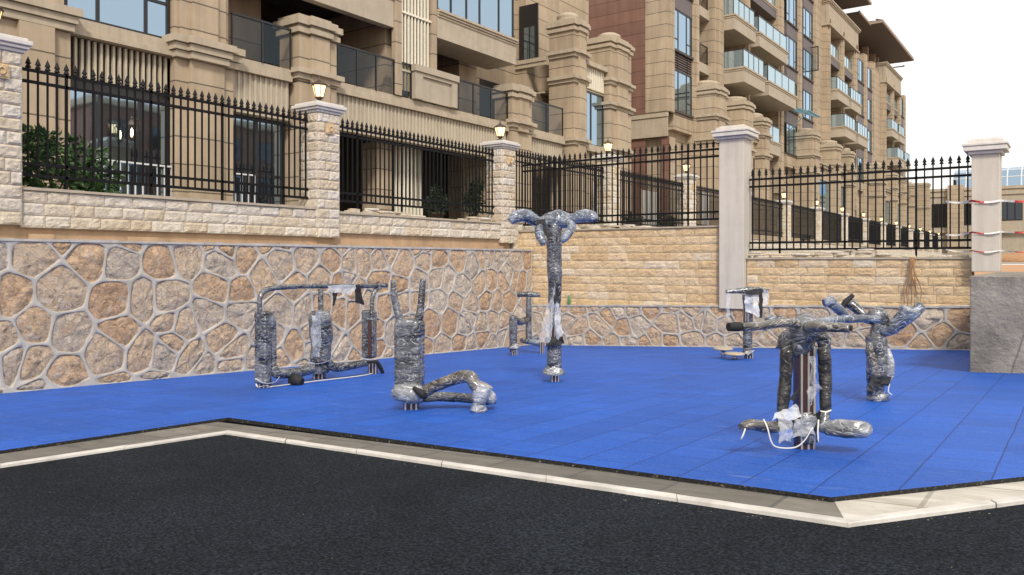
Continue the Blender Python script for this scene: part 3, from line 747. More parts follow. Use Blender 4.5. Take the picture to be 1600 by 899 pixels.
# cross walls between the bays
for y0, y1, x in ((-6, 7.55, -16.05), (9.85, 11.2, -16.02), (16.68, 18.5, -16.35)):
    pbox('cross_wall', 'clad', A, [(-19 if y0 < 12 else -17.3, x if y0 < 12 else -16.7, y0, y1 if y0 < 12 else 17.3, .9, 3.5), (-19, x, y0, y1, 4.62, 14)])
pbox('inner_pier', 'clad', A, [(-18.9, -17.6, 12.2, 13.3, 4.62, 14), (-18.9, -17.6, 21.6, 22.6, 4.62, 14), (-18.9,-16.3,13.1,14.2,.9,4.44), (-17.7,-16.5,22.0,22.9,.9,4.44)])
# bay with the glazed door behind the bush
m = MB(); mould(m, -15.8, -3, 7.56, 4.42, 4.86, -16.2); m.build('moulding', M['trim'], A)
pbox('pilaster', 'clad', A, [(-16.1, -15.86, 6.3, 7.58, .9, 4.41), (-15.9, -15.74, 6.62, 7.24, .9, 4.41)])
pbox('pilaster', 'clad', A, [(-16.1, -15.9, 9.8, 11.25, .9, 4.41), (-15.92, -15.8, 10.1, 10.95, .9, 4.41), (-16.1, -15.95, 9.95, 11.1, 4.9, 14), (-15.97, -15.88, 10.2, 10.85, 4.9, 14)])
m = MB(); mould(m, -15.82, 9.8, 11.25, 4.42, 4.88, -16.2); mould(m, -15.72, 10.1, 10.95, 4.421, 4.879, -16.0); m.build('moulding', M['trim'], A)
slats(A, -16.12, 7.62, 9.78, 3.64, 4.42, .127, .05)
pbox('sill', 'trim', A, [(-16.5, -16.0, 7.56, 9.82, 4.55, 4.78), (-16.5, -15.93, 7.56, 9.82, 4.44, 4.54)])
pbox('lintel', 'frame', A, (-16.5, -16.2, 7.56, 9.84, 3.5, 3.63))
window(A, -16.15, 7.56, 9.84, .95, 3.5, (.28, .33, .70, .97), 'winglass', [(.70, 1, .42)], .07)
window(A, -16.15, 7.6, 9.82, 4.8, 7.3, (.30, .76), 'winglass', [(.76, 1, .32)], .065)
# balcony bays
for (y0, y1) in ((11.26, 13.0), (14.42, 22.3)):
    m = MB(); m.box(-16.3, -16.0, y0, y1, 4.62, 4.78); m.box(-16.3, -15.95, y0, y1, 4.47, 4.61); m.box(-16.3, -16.02, y0, y1, 3.50, 3.62); m.build('sill', M['trim'], A)
    slats(A, -16.05, y0+.02, y1-.02, 3.62, 4.46, .15, .055, dep=.025)
window(A, -16.3, 11.4, 13.0, .95, 3.5, (.5,), 'winglass', [(.5, 1, .45)], .07)
window(A, -18.95, 11.3, 12.1, 4.62, 7.0, (.5,), 'darkglass'); window(A, -18.95, 14.5, 16.4, 4.62, 7.0, (.33, .66), 'darkglass'); window(A, -18.95, 18.9, 21.4, 4.62, 7.0, (.5,), 'darkglass')
window(A, -18.95, 14.5, 16.5, .95, 3.4, (.5,), 'darkglass')
slats(A, -16.75, 17.5, 18.8, .95, 3.5, .16, .06, 'louvre_bar', True)
railing(A, -16.0, 11.28, 12.98, 4.78, 5.80, 2); railing(A, -16.0, 14.5, 17.4, 4.78, 5.80, 4); railing(A, -16.0, 19.4, 22.28, 4.78, 5.80, 3)
capped_pier(A, -15.85, 13.12, 14.36, 4.5, 5.74, -16.6, False, (4.84,)); pbox('pilaster', 'clad', A, [(-16.5, -15.85, 13.12, 14.36, .9, 4.49), (-15.9, -15.75, 13.45, 14.05, .9, 4.49)])
for k, z in enumerate((7.72, 10.72, 13.72)):                          # upper fascias
    m = MB(); m.box(-16.25, -16.0, 11.26, 16.66, z-1.0, z-.22); m.build('fascia', M['fascia'], A)
    m = MB(); mould(m, -16.0, 11.26, 16.66, z-.22, z, -16.25, (.03,.06,.10), False); m.build('moulding', M['trim'], A)
    m = MB(); m.box(-17.2, -15.95, 18.52, 22.72, z-.86, z-.22); m.build('fascia', M['fascia'], A)
    m = MB(); mould(m, -15.95, 18.52, 22.72, z-.22, z, -17.2, (.03,.07,.11), False); m.build('moulding', M['trim'], A)
    if k < 2:
        window(A, -16.0, 18.56, 22.66, z+.02, z+2.1, (.17, .36, .53, .79), 'winglass')
        railing(A, -16.0, 11.28, 16.6, z, z+1.05, 5)
# louvred tower
slats(A, -16.03, 16.98, 18.26, 5.0, 14, .15, .055, 'louvre_bar', False, .05, 'louvre'); pbox('louvre_rail', 'louvre_bar', A, [(-16.06, -16.0, 16.95, 18.3, z, z+.06) for z in (5.55, 7.25, 8.9, 10.6)])
pbox('louvre_void', 'frame', A, (-16.2, -15.99-.1, 16.95, 18.3, 4.9, 14))
pbox('tower_edge', 'clad', A, [(-16.1, -15.95, 16.68, 16.95, 4.8, 14), (-16.1, -15.95, 18.3, 18.5, 4.8, 14)])
pbox('parapet_panel', 'fascia', A, [(-16.2, -15.9, 17.42, 19.36, 4.80, 5.78), (-15.9, -15.84, 17.42, 17.75, 4.8, 5.6), (-15.9, -15.84, 19.1, 19.36, 4.8, 5.6), (-15.9, -15.84, 17.75, 19.1, 5.5, 5.6), (-16.2, -15.79, 17.38, 19.40, 5.61, 5.80)])
capped_pier(A, -15.85, 22.34, 23.55, 4.5, 5.68, -16.6, False, (4.9,)); pbox('pilaster', 'clad', A, [(-16.5, -15.85, 22.34, 23.55, .9, 4.49)])
m = MB(); m.box(-18.4, -16.0, 23.6, 26.0, 4.62, 4.78); m.box(-18.4, -15.95, 23.6, 26.0, 4.47, 4.61); m.build('sill', M['trim'], A); slats(A, -16.05, 23.6, 26.0, 3.5, 4.46, .15, .055, dep=.025)
railing(A, -16.0, 23.6, 25.9, 4.78, 5.84, 2, ends=-17.5)
# end wall that faces the yard, its window and the capped annex
m = MB(); mould(m, 0, 0, 0, 0, 0, 0) if False else None
pbox('string_course', 'trim', A, [(-18.4, -16.9, 26.08, 26.19, 7.86, 8.02), (-18.4, -16.9, 26.12, 26.19, 7.70, 7.85), (-18.4, -17.0, 26.13, 26.19, 6.6, 6.66)])
pbox('end_window', 'frame', A, [(-18.2, -17.3, 26.14, 26.19, 8.03, 10.2)]); pbox('end_pane', 'winglass', A, [(-17.95, -17.72, 26.12, 26.135, 8.05, 9.3), (-17.65, -17.45, 26.12, 26.135, 8.05, 9.3)])
railing(A, -18.42, 23.4, 26.1, 8.0, 9.05, 3)
pbox('recess_opening', 'frame', A, (-18.5, -18.38, 23.8, 25.6, 5.4, 6.9))
capped_pier(A, -15.72, 26.25, 27.25, .9, 8.9, -16.85, True, (8.15, 7.15, 4.75))
capped_pier(A, -15.72, 29.15, 31.1, .9, 8.9, -16.85, True, (7.6, 6.6, 4.75))
pbox('annex_wall', 'clad', A, [(-17.9, -16.0, 27.2, 29.2, 6.85, 7.98), (-17.9, -16.0, 27.2, 29.2, .9, 4.6)]); slats(A, -15.95, 27.3, 29.1, 6.95, 7.8, .15, .07, 'louvre_bar')
pbox('annex_sill', 'trim', A, [(-17.9, -15.8, 27.25, 29.15, 7.82, 8.0), (-17.9, -15.8, 27.25, 29.15, 4.4, 4.66)])
window(A, -16.0, 27.26, 29.14, 4.68, 6.84, (.45,), 'winglass', None, .06)
# lower right balcony floor near the annex
m = MB(); m.box(-18, -16.2, 21.9, 23.5, 8.4, 9.2); 

# ---- the taller blocks further along the street
def tall_block(label, y0, yb, y1, zt, cols, annex, roof=True, redside=False, mir='railmirror', levels=(1, 2, 3, 4, 5)):
    """y0: flank that faces the yard; yb: start of the balcony bays; y1: end; zt: parapet"""
    B = empty('apartment_building', (-22, (y0+y1)/2, .0), label, 'building')
    xw = -16.4
    pbox('core_wall', 'clad', B, (-30, -18.2, y0+.02, y1, -.1, zt-1.5 if not redside else zt))
    ff = [(-18.21, xw, a, b, -.1, zt-1.4) for kind, a, b in cols if kind not in ('bal', 'recess')]
    pbox('front_wall', 'clad', B, ff)
    if not redside: pbox('flank_wall', 'clad', B, (-18.3, -16.0, y0, cols[0][1], -.1, zt-1.4))
    if redside:
        pbox('flank_panel', 'redclad', B, [(-30, -17.15, y0-.03, y0+.015, 7.2, zt), (-30, -17.15, y0-.03, y0+.015, .0, 6.1), (-16.3, -15.9, y0-.03, y0+.0, .0, 6.1)])
        pbox('string_course', 'trim', B, [(-30, -15.95, y0-.14, y0, 6.95, 7.15), (-30, -15.97, y0-.09, y0, 6.12, 6.94), (-30, -15.95, y0-.14, y0, 6.0, 6.11)])
        pbox('corner_pier', 'clad', B, [(-17.14, -16.0, y0-.06, y0+.75, 7.2, zt), (-17.0,-15.9, y0+.12, y0+.62, 7.2, zt), (-16.1, -15.95, y0+.02, y0+.8, 0, 6.0)])
    L = 4.72
    for kind, a, b in cols:
        if kind == 'pil':
            pbox('pilaster', 'clad', B, [(xw, -16.0, a, b, 4.5, zt-1.4), (xw, -15.9, a+(b-a)*.25, b-(b-a)*.25, 4.5, zt-1.41)])
        elif kind == 'pipe':
            m = MB(); m.tube([(-16.17, (a+b)/2, 4), (-16.17, (a+b)/2, zt-1.6)], .055, 8); m.build('downpipe', M['pipe'], B)
            pbox('pilaster', 'clad', B, (xw, -16.25, a, b, 4.5, zt-1.4))
        elif kind == 'win':
            for k in levels:
                z = L+3*k
                if z+1 > zt: continue
                window(B, -16.06, a, b, z-.3, z+1.72, (.27, .72) if b-a > 1.5 else (.5,), 'winglass', [(0, .27, .28), (.72, 1, .28)], .05)
                if redside and k == 2 and a < y0+2:
                    slats(B, -16.04, a, b, z-1.26, z-.42, 9, .04, 'frame', False); m = MB()
                    for q in range(7): m.box(-16.3, -16.07, a, b, z-1.26+q*.12, z-1.20+q*.12)
                    m.build('louvre', M['brownlouvre'], B)
                else: pbox('spandrel', 'spandrel' if k > 1 else 'clad', B, (xw, -16.05, a, b, z-1.26, z-.42))
                pbox('sill', 'soffit', B, (xw, -15.96, a-.02, b+.02, z-.41, z-.3))
        elif kind in ('bal', 'balflat'):
            for k in levels:
                z = L+3*k
                if z+1 > zt-.6: continue
                big = (k <= 2); xo = (-14.85 if k == 2 else -15.85 if k == 1 else -15.4) if kind == 'bal' else (-14.85 if k == 2 else -15.9 if k == 1 else -15.6)
                if k >= 4: xo = -16.15
                m = MB(); m.box(-18.6, xo, a, b, z-.85 if k < 4 else z-.7, z-.2); fz = m.build('balcony', M['fascia' if k < 4 else 'spandrel'], B)
                m = MB(); mould(m, xo, a, b, z-.2, z, -18.6, (.03,.07), True); m.build('moulding', M['trim'], fz)
                railing(fz, xo-.08, a+.06, b-.06, z, z+1.02, 4 if b-a > 2.4 else 2, mir if k < 4 else mir, -17.4)
                m = MB(); m.box(-18.18, -18.12, a+.02, b-.02, z+.0, z+2.15); m.build('shaded_loggia_wall', M['loggia_shade'], fz)
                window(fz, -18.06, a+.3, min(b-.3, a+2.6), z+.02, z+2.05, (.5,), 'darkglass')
        elif kind == 'recess':
            for k in levels:
                z = L+3*k
                if z+1 > zt: continue
                pbox('balcony', 'fascia', B, (-18.2, -16.3, a, b, z-.6, z-.1)); railing(B, -16.4, a+.03, b-.03, z-.1, z+.95, 2, 'railglass')
                window(B, -18.1, a+.1, b-.1, z-.05, z+2.1, (.5,), 'winglass')
    for (ya, yb_, za, zb_) in annex:                                   # capped piers of the ground floor wings
        capped_pier(B, -14.95, ya, yb_, -.1, za, -16.6, True, (7.5, 6.3))
    for (a, b, _, _), (c, d, _, _) in zip(annex, annex[1:]):
        if c-b < 5:
            pbox('annex_wall', 'clad', B, (-18, -15.35, b, c, -.1, 6.9)); pbox('annex_sill', 'trim', B, [(-18, -15.2, b, c, 6.91, 7.1), (-18, -15.1, b, c, 7.11, 7.2)])
            window(B, -15.3, b+.3, c-.3, 3.6, 6.0, (.5,), 'winglass')
    if roof:
        y2 = yb
        m = MB(); m.box(-18.3, -15.9, y0-.02, y2, zt-1.9, zt-.3); m.build('parapet', M['fascia'], B)
        m = MB()
        n = int((y2-y0)/.5)
        for i in range(n): yy = y0+(y2-y0)*(i+.5)/n; m.box(-15.91, -15.87, yy-.03, yy+.03, zt-1.75, zt-.31)
        for i in range(5): xx = -17.9+.45*i; m.box(xx-.03, xx+.03, y0-.06, y0-.015, zt-1.75, zt-.31)
        m.build('parapet_fluting', M['trim'], B)
        m = MB(); mould(m, -15.9, y0-.02, y2, zt-.3, zt+.05, -18.3, (.06,.14,.2)); m.box(-18.3, -15.78, y0-.12, y2+.1, zt-2.02, zt-1.905); m.build('moulding', M['trim'], B)
        pbox('penthouse', 'redclad', B, (-28, -18.4, y0+1, y1-1, zt-1.5, zt+2.4))
        pbox('penthouse_pier', 'trim', B, [(-18.4, -17.9, yy, yy+.5, zt, zt+2.4) for yy in (y0+1.5, y0+5, y2-2, y2+1.5)])
        r0, r1, r2 = roof; ez = zt+2.3; xe = -15.0
        k = MB(); k.box(-30, xe, r0, r1, ez, ez+.10); k.box(-30, xe-1.0, r1+.13, r2, ez-.5, ez-.4); k.build('eave', M['eave'], B)
        k = MB(); k.box(xe, xe+.12, r0-.12, r1+.12, ez-.02, ez+.2); k.box(-30, xe-.01, r0-.12, r0-.001, ez-.02, ez+.2); k.box(-30, xe-.01, r1+.001, r1+.12, ez-.02, ez+.2); k.box(xe-1.0, xe-.9, r1+.13, r2, ez-.52, ez-.32); k.build('gutter', M['eavegutter'], B)
        k = MB(); b0 = [(-30, r0-.1, ez+.2), (xe+.1, r0-.1, ez+.2), (xe+.1, r1+.1, ez+.2), (-30, r1+.1, ez+.2)]; t0 = [(-24, r0+6, ez+2.6), (-23, r0+6, ez+2.6), (-23, r1-6, ez+2.6), (-24, r1-6, ez+2.6)]
        if r1-r0 < 14: t0 = [(p[0], (r0+r1)/2, p[2]) for p in t0]
        for i in range(4): k.poly([b0[i], b0[(i+1) % 4], t0[(i+1) % 4], t0[i]])
        k.poly(t0); 
        n = int((r1-r0)/.3)
        for i in range(n): yy = r0+.3*i+.1; k.bar((xe+.1, yy, ez+.235), (xe-.6, yy, ez+.46), .09, .07)
        k.build('roof', M['rooftile'], B)
    return B
bB = tall_block('beige apartment block with a red clad flank wall, behind the nearest block', 35.48, 43.0, 65.7, 23.6,
    [('wall', 35.7, 36.3), ('win', 36.3, 38.6), ('pil', 38.6, 39.4), ('recess', 39.4, 41.6), ('pil', 41.6, 43.0), ('bal', 43.0, 46.6), ('pil', 46.6, 47.3), ('bal', 47.3, 53.0), ('pil', 53.0, 54.2), ('pipe', 54.2, 54.8),
     ('win', 55.0, 57.5), ('pil', 57.5, 58.5), ('pipe', 58.5, 59.0), ('win', 59.1, 61.6), ('pil', 61.6, 62.6), ('wall', 62.6, 65.72)],
    [(38.9, 40.6, 8.55, 0), (43.2, 44.8, 8.45, 0), (46.4, 47.8, 8.0, 0)], False, True)
bC = tall_block('third beige apartment block in the row, with the upper of the dark eaves', 65.7, 76.2, 88.7, 20.7,
    [('pil', 65.8, 66.5), ('bal', 66.5, 70.3), ('pil', 70.3, 71.2), ('bal', 71.2, 75.0), ('pil', 75.0, 76.2), ('pipe', 76.2, 76.7), ('win', 76.8, 79.1), ('pil', 79.1, 80.3), ('win', 80.4, 82.7), ('pil', 82.7, 84.0), ('wall', 84.0, 88.72)],
    [(57.3, 59.2, 8.6, 0), (63.9, 65.6, 8.55, 0), (68.4, 70.0, 8.5, 0)], (62, 76.6, 81.6))
bD = tall_block('farthest beige apartment block of the row, its dark eave lowest against the sky', 88.75, 97.6, 101.0, 20.4,
    [('pil', 88.8, 89.5), ('bal', 89.5, 93.0), ('pil', 93.0, 93.8), ('bal', 93.8, 97.0), ('pil', 97.0, 97.8), ('win', 98.0, 100.0), ('pil', 100.0, 101.0)],
    [(81.5, 83.4, 8.6, 0), (88.0, 89.6, 8.5, 0), (93.5, 95, 8.4, 0), (98.6, 100.2, 8.2, 0)], (82.0, 99.6, 99.9))
# blue slatted awning, air conditioners and the casement that stands open on the red flanked block
p0 = onX(1247, 172, -15.2); m = MB()
for i in range(9): y = p0.y+.36*i; m.bar((-16.6, y, p0.z+.55), (-14.5, y, p0.z-.15), .05, .05)
for f in (0, .33, .66, 1): x = -16.6+2.1*f; m.bar((x, p0.y-.05, p0.z+.6-.7*f), (x, p0.y+2.95, p0.z+.6-.7*f), .06, .05)
m.bar((-14.9, p0.y+1.2, p0.z-.02), (-16.2, p0.y+1.2, p0.z-1.2), .05); m.build('awning', plain('blue_metal', (.16, .30, .36, 1), .4), bB)
a = onX(1236, 205, -16.3); pbox('air_conditioner', 'white', bB, (-16.7, -16.1, a.y-.2, a.y+.9, a.z-.7, a.z+.3), (-16.7, -16.1, a.y+2.6, a.y+3.5, a.z-.9, a.z+.1))
a = onX(1262, 112, -16.3); m = MB()
for q in ((0, 0, 1, 0), (0, 1.75, 1, 1.75)): m.bar((-16.35+q[0]*.8, a.y, a.z+q[1]), (-16.35+q[2]*.8, a.y, a.z+q[3]), .07)
m.bar((-15.55, a.y, a.z), (-15.55, a.y, a.z+1.75), .07); cs = m.build('casement', M['frame'], bB); m = MB(); m.box(-16.3, -15.6, a.y-.01, a.y+.01, a.z+.05, a.z+1.7); m.build('pane', M['clearglass'], cs)

# ---- low building across the end of the yard
H = empty('low_building', (-6, 118, 0), 'low two storey beige building with a blue glass vault on its roof', 'building')
yb = 115.0
pbox('wall', 'fascia', H, [(-19, 10, yb, yb+14, 3.9, 8.2), (-19, 10, yb+.5, yb+14, -.06, 3.89)])
pbox('cornice', 'trim', H, [(-19.2, 10, yb-.3, yb+14, 8.9, 9.25), (-19.1, 10, yb-.15, yb+14, 8.21, 8.89), (-19.1, 10, yb-.12, yb+14, 3.6, 3.89)])
for a, b, lo, hi in ((1456, 1488, 356, 318), (1504, 1518, 352, 318), (1562, 1598, 345, 314), (1606, 1640, 345, 314)):
    p, q = onY(a, lo, yb), onY(b, hi, yb); m = MB(); m.box(p.x, q.x, yb-.06, yb-.01, p.z, q.z)
    w = m.build('window', M['frame'], H); g = MB(); n = 3
    for i in range(n): g.box(p.x+(q.x-p.x)*i/n+.08, p.x+(q.x-p.x)*(i+1)/n-.08, yb-.09, yb-.065, p.z+.1, q.z-.1)
    g.build('pane', M['darkglass'], w)
for px in (1494, 1550):
    p = onY(px, 300, yb); pbox('pilaster', 'clad', H, (p.x-.9, p.x+.9, yb-.7, yb-.31, -.06, 9.6))
p = onY(1486, 268, yb); vg = MB(); vf = MB(); x0 = p.x; n = 6; R = 2.6
arc = [(yb+1.5+R-R*math.cos(math.pi*i/n), 9.26+R*math.sin(math.pi*i/n)) for i in range(n+1)]
for i in range(n):
    (a, za), (b, zb_) = arc[i], arc[i+1]
    for j in range(16): xa = x0+1.5*j; vg.poly([(xa, a, za), (xa+1.5, a, za), (xa+1.5, b, zb_), (xa, b, zb_)])
    for j in range(17): vf.bar((x0+1.5*j, a, za), (x0+1.5*j, b, zb_), .12)
    vf.bar((x0, a, za), (x0+24, a, za), .12)
vg.poly([(x0, a, z) for a, z in arc]); v = vg.build('glass_vault', M['winglass'], H); vf.build('vault_frame', M['white'], v)
for (px, yy, zz) in ((1436, 106, 9.8),):
    p = onY(px, 300, yy); capped_pier(H, p.x+.9, yy, yy+1.6, -.06, zz-.9, p.x-.9, False, (6.5,))
m = MB(); g0 = onY(1600, 405, 60)
for i in range(5): m.lathe([(7-i*.3, -.1), (4.5, .35), (2.5, .6), (.4, .8+.05*i)], (g0.x+2+i*3, 60+i*2, -.05), 14)
o = tag(m.build('soil_mound', M['soil'], loc=(g0.x+2, 60, -.05)), kind='structure')

# the brown block across the street, seen only in the panes of the nearest building
O = empty('opposite_building', (46, 55, -2), 'red brown block across the street, mirrored in the nearest ground floor panes', 'building')
pbox('wall', 'redclad', O, (46, 60, 39.5, 80, -6, 15.5)); pbox('cornice', 'trim', O, (45.7, 60, 39.2, 80.2, 15.51, 16.2))
for i in range(9):
    for k in range(4): window(O, 45.93, 41+4.4*i, 43.4+4.4*i, .5+3.7*k, 2.9+3.7*k, (.5,), 'darkglass')
# ------------------------------------------------------------------ plants, litter and small things on the walls
def leafball(mb, c, r, n, size, rng, droop=.3):
    for _ in range(n):
        d = Vector((rng.gauss(0,1), rng.gauss(0,1), rng.gauss(0,1))).normalized(); k = rng.random()**.4
        p = Vector(c)+Vector((d.x*r[0], d.y*r[1], d.z*r[2]))*k
        a = (d+Vector((rng.uniform(-.7,.7), rng.uniform(-.7,.7), rng.uniform(-.5,.5)-droop))).normalized(); s = a.orthogonal().normalized(); s = (s*math.cos(2*rng.random()*3)+a.cross(s)*math.sin(rng.random()*6)).normalized()
        L = size*rng.uniform(.6,1.3); w = L*.24; nn = a.cross(s)*L*.08; t = rng.random(); b = len(mb.v)
        mb.v += [tuple(p), tuple(p+a*L*.5+s*w+nn), tuple(p+a*L-nn), tuple(p+a*L*.5-s*w+nn)]
        mb.face((b, b+1, b+2), 0, t); mb.face((b, b+2, b+3), 0, t)
def shrub(name, base, blobs, n, size, label, cat, seed, leaf='leaf', pot=None, group=None):
    rng = random.Random(seed); base = Vector(base); rt = empty(name, base, label, cat, group); top = base
    if pot:
        m = MB(); m.lathe([(pot*.7,0),(pot*.95,pot*1.1),(pot*1.05,pot*1.12),(pot*1.05,pot*1.3),(pot*.9,pot*1.3),(pot*.88,pot*1.15)], base, 16); m.build('pot', M['pot'], rt); top = base+Vector((0,0,pot*1.1))
    s = MB()
    for dx, dy, dz, rx, ry, rz in blobs:
        s.tube([top+Vector((rng.uniform(-.04,.04),rng.uniform(-.04,.04),0)), top+Vector((dx*.4,dy*.4,dz*.55)), base+Vector((dx,dy,dz))], [.018,.014,.006], 6, step=.1)
    s.build('stem', M['trunk'], rt); f = MB()
    for dx, dy, dz, rx, ry, rz in blobs:
        leafball(f, base+Vector((dx,dy,dz)), (rx,ry,rz), n, size, rng)
    f.build('foliage', M[leaf], rt)
xb = -12.85
shrub('leafy_bush', (xb, 5.9, .9), [(0,-.5,.55,.35,.4,.4),(0,-.1,.75,.35,.4,.35),(0.05,.35,.65,.35,.4,.38),(0,.7,.42,.3,.35,.3),(.1,-.7,.2,.3,.4,.3),(.15,0,.2,.3,.5,.3),(.15,.5,.15,.3,.4,.25),(-.2,-.2,.95,.2,.25,.2)], 300, .125, 'leafy green bush behind the fence beside the nearest pillar', 'bush', 1)
shrub('potted_shrub', (onX(682, 328, -12.9).x, onX(682, 328, -12.9).y, .93), [(0,0,.55,.22,.24,.22),(0,-.12,.42,.18,.18,.2),(0,.15,.45,.18,.18,.2),(0,0,.75,.12,.14,.16)], 150, .11, 'smaller round potted shrub behind the fence, left of the taller one', 'plant', 2, 'leafdark', .2, 'potted shrubs')
shrub('potted_shrub', (onX(741, 328, -12.9).x, onX(741, 328, -12.9).y, .93), [(0,0,.5,.25,.3,.3),(0,0,.8,.22,.26,.28),(0,.1,1.08,.15,.18,.2),(0,-.15,.6,.2,.2,.25)], 190, .10, 'taller dark potted shrub behind the fence beside the corner pillar', 'plant', 3, 'leafdark', .18, 'potted shrubs')
shrub('garden_bush', (-13.0, onX(1045, 340, -13.0).y, 1.0), [(0,0,.35,.35,.5,.35),(0,.4,.3,.3,.3,.3),(0,-.3,.55,.25,.3,.25)], 120, .16, 'dark bush seen through the back fence close to the white gate pillar', 'bush', 4, 'leafdark')
shrub('garden_bush', (-13.0, onX(988, 335, -13.0).y, 1.0), [(0,0,.3,.3,.4,.3),(0,.2,.55,.2,.25,.25)], 100, .15, 'small dark bush seen through the middle of the taller back fence', 'bush', 5, 'leafdark')
shrub('garden_bush', (-13.0, onX(1258, 380, -13.0).y, .7), [(0,0,.35,.3,.5,.35),(0,.4,.5,.3,.3,.3)], 80, .2, 'small dark bush seen through the lower fence beside a distant pillar', 'bush', 6, 'leafdark')
# loose stone slabs left on the wall tops
def slab(p, l, w, h, rz, label, seed, group, mat='paleblock'):
    rng = random.Random(seed); mb = MB(); n = 7; ring = []
    for k in range(n):
        a = 2*math.pi*(k+rng.uniform(-.25,.25))/n; r = 1/max(abs(math.cos(a))/1, abs(math.sin(a))/1)*rng.uniform(.8,1.0); ring.append((math.cos(a)*r*l/2, math.sin(a)*r*w/2))
    c, s = math.cos(rz), math.sin(rz); t = rng.random()
    def q(x, y, z): return (p.x+x*c-y*s, p.y+x*s+y*c, p.z+z)
    b = len(mb.v); tl = rng.uniform(-.05,.05)
    for f, z in ((.93,0),(1,h*.3),(1,h*.75),(.9,h)): 
        for x, y in ring: mb.v.append(q(x*f, y*f, z+x*tl*0+rng.uniform(-.1,.1)*h))
    for j in range(3):
        for k in range(n): mb.face((b+j*n+k, b+j*n+(k+1) % n, b+(j+1)*n+(k+1) % n, b+(j+1)*n+k), 0, t)
    mb.face(tuple(b+k for k in reversed(range(n))), 0, t); mb.face(tuple(b+3*n+k for k in range(n)), 0, t)
    return tag(mb.build('stone_slab', M[mat], loc=p), label, 'stone', group)
rng = random.Random(9); sd = 100
def pile(fn, spots, label, group, axis):
    global sd
    for u, z, n in spots:
        zz = z
        for k in range(n):
            h = rng.uniform(.03,.05); p = fn(u+rng.uniform(-.08,.08)); p.z = zz; slab(p, rng.uniform(.32,.55), rng.uniform(.16,.24), h, axis+rng.uniform(-.15,.15), label, sd, group); zz += h+.003; sd += 1
pile(lambda u: Vector((-12.22, u, 0)), [(11.5,1.0,2),(12.0,1.0,3),(12.5,1.0,2),(12.95,1.0,2),(13.5,1.0,1),(15.1,1.0,1),(15.6,1.0,2),(16.1,1.0,2)], 'loose pale stone slabs lying on the garden wall under the potted shrub fence', 'slabs on the garden wall', math.pi/2)
pile(lambda u: Vector((u, 17.46, 0)), [(-10.9,.80,2),(-10.45,.80,3),(-9.9,.80,3),(-9.4,.80,3),(-8.9,.80,2),(-8.5,.80,1)], 'loose pale stone slabs stacked on the taller sandstone wall', 'slabs on the taller sandstone wall', 0)
pile(lambda u: Vector((u, 17.46, 0)), [(-5.7,.07,3),(-5.25,.07,2),(-4.75,.07,2),(-4.3,.07,3),(-3.9,.07,4),(-3.5,.07,4),(-3.1,.07,2),(-2.6,.07,1),(-2.2,.07,1),(-1.9,.07,1)], 'loose pale stone slabs stacked on the lower sandstone wall', 'slabs on the lower sandstone wall', 0)
# dried creeper hanging over the lower sandstone wall
m = MB(); rng = random.Random(5); top = onY(1425, 403, 17.22)
for i in range(6):
    dx = rng.uniform(-.12,.12); p = [top+Vector((dx*.25, rng.uniform(-.02,.02)+.02, 0)), top+Vector((dx*.5+rng.uniform(-.04,.04), -.03, -.25)), top+Vector((dx+rng.uniform(-.05,.05), -.02-.02*rng.random(), -.6)), top+Vector((dx*1.3, -.03, -.95+rng.uniform(-.1,.2)))]
    m.tube(p, [.016,.014,.010,.005], 6, step=.06, lump=.4, freq=9)
tag(m.build('dried_creeper', plain('dry_root', (.30, .16, .075, 1), .9, .3, 9, .5), loc=top), 'brown dried creeper hanging down the lower sandstone wall', 'plant')
# green bottle left on the rubble base
p = onY(889, 477, 17.22); p.z = -1.17+.03*(p.x+11.6)+.03; m = MB(); m.lathe([(.035,0),(.038,.02),(.038,.15),(.03,.18),(.014,.21),(.014,.25)], p, 12); b = m.build('bottle', M['green_glass'], loc=p); tag(b, 'small green bottle standing on the rubble base left of the gate pillar', 'bottle')
m = MB(); m.lathe([(.017,.25),(.017,.275)], p, 10); m.build('bottle_cap', M['white'], b)
# barrier tape round the right plaster pillar
rng = random.Random(3)
for i, (yl, yp, yr) in enumerate(((315, 314, 312), (367, 363, 359), (390, 392, 394))):
    m = MB(); pts = [onY(1478, yl, 17.35), onY(1519, yp, 17.02), onY(1563, yp-.5, 17.02), onY(1660, yr, 17.5)]; w = (.038, .028, .02)[i]; k = 0
    for a, b in zip(pts, pts[1:]):
        n = max(2, int((b-a).length/.06))
        for j in range(n):
            p, q = a.lerp(b, j/n), a.lerp(b, (j+1)/n); sag = lambda f: Vector((0, -.012*math.sin(f*9+i), -.03*math.sin(math.pi*f))); p = p+sag(j/n); q = q+sag((j+1)/n)
            d = Vector((0, .012*math.sin(k*.6), w/2)); t = .9 if (k//4) % 3 == 2 else .1
            m.poly([p-d, q-d, q+d, p+d], 0, t); k += 1
    tag(m.build('barrier_tape', M['tape'], loc=pts[1]), ['uppermost red and white barrier tape across the plaster pillar', 'middle red and white barrier tape across the plaster pillar', 'lowest thin red and white barrier tape across the plaster pillar'][i], 'tape', 'barrier tapes')
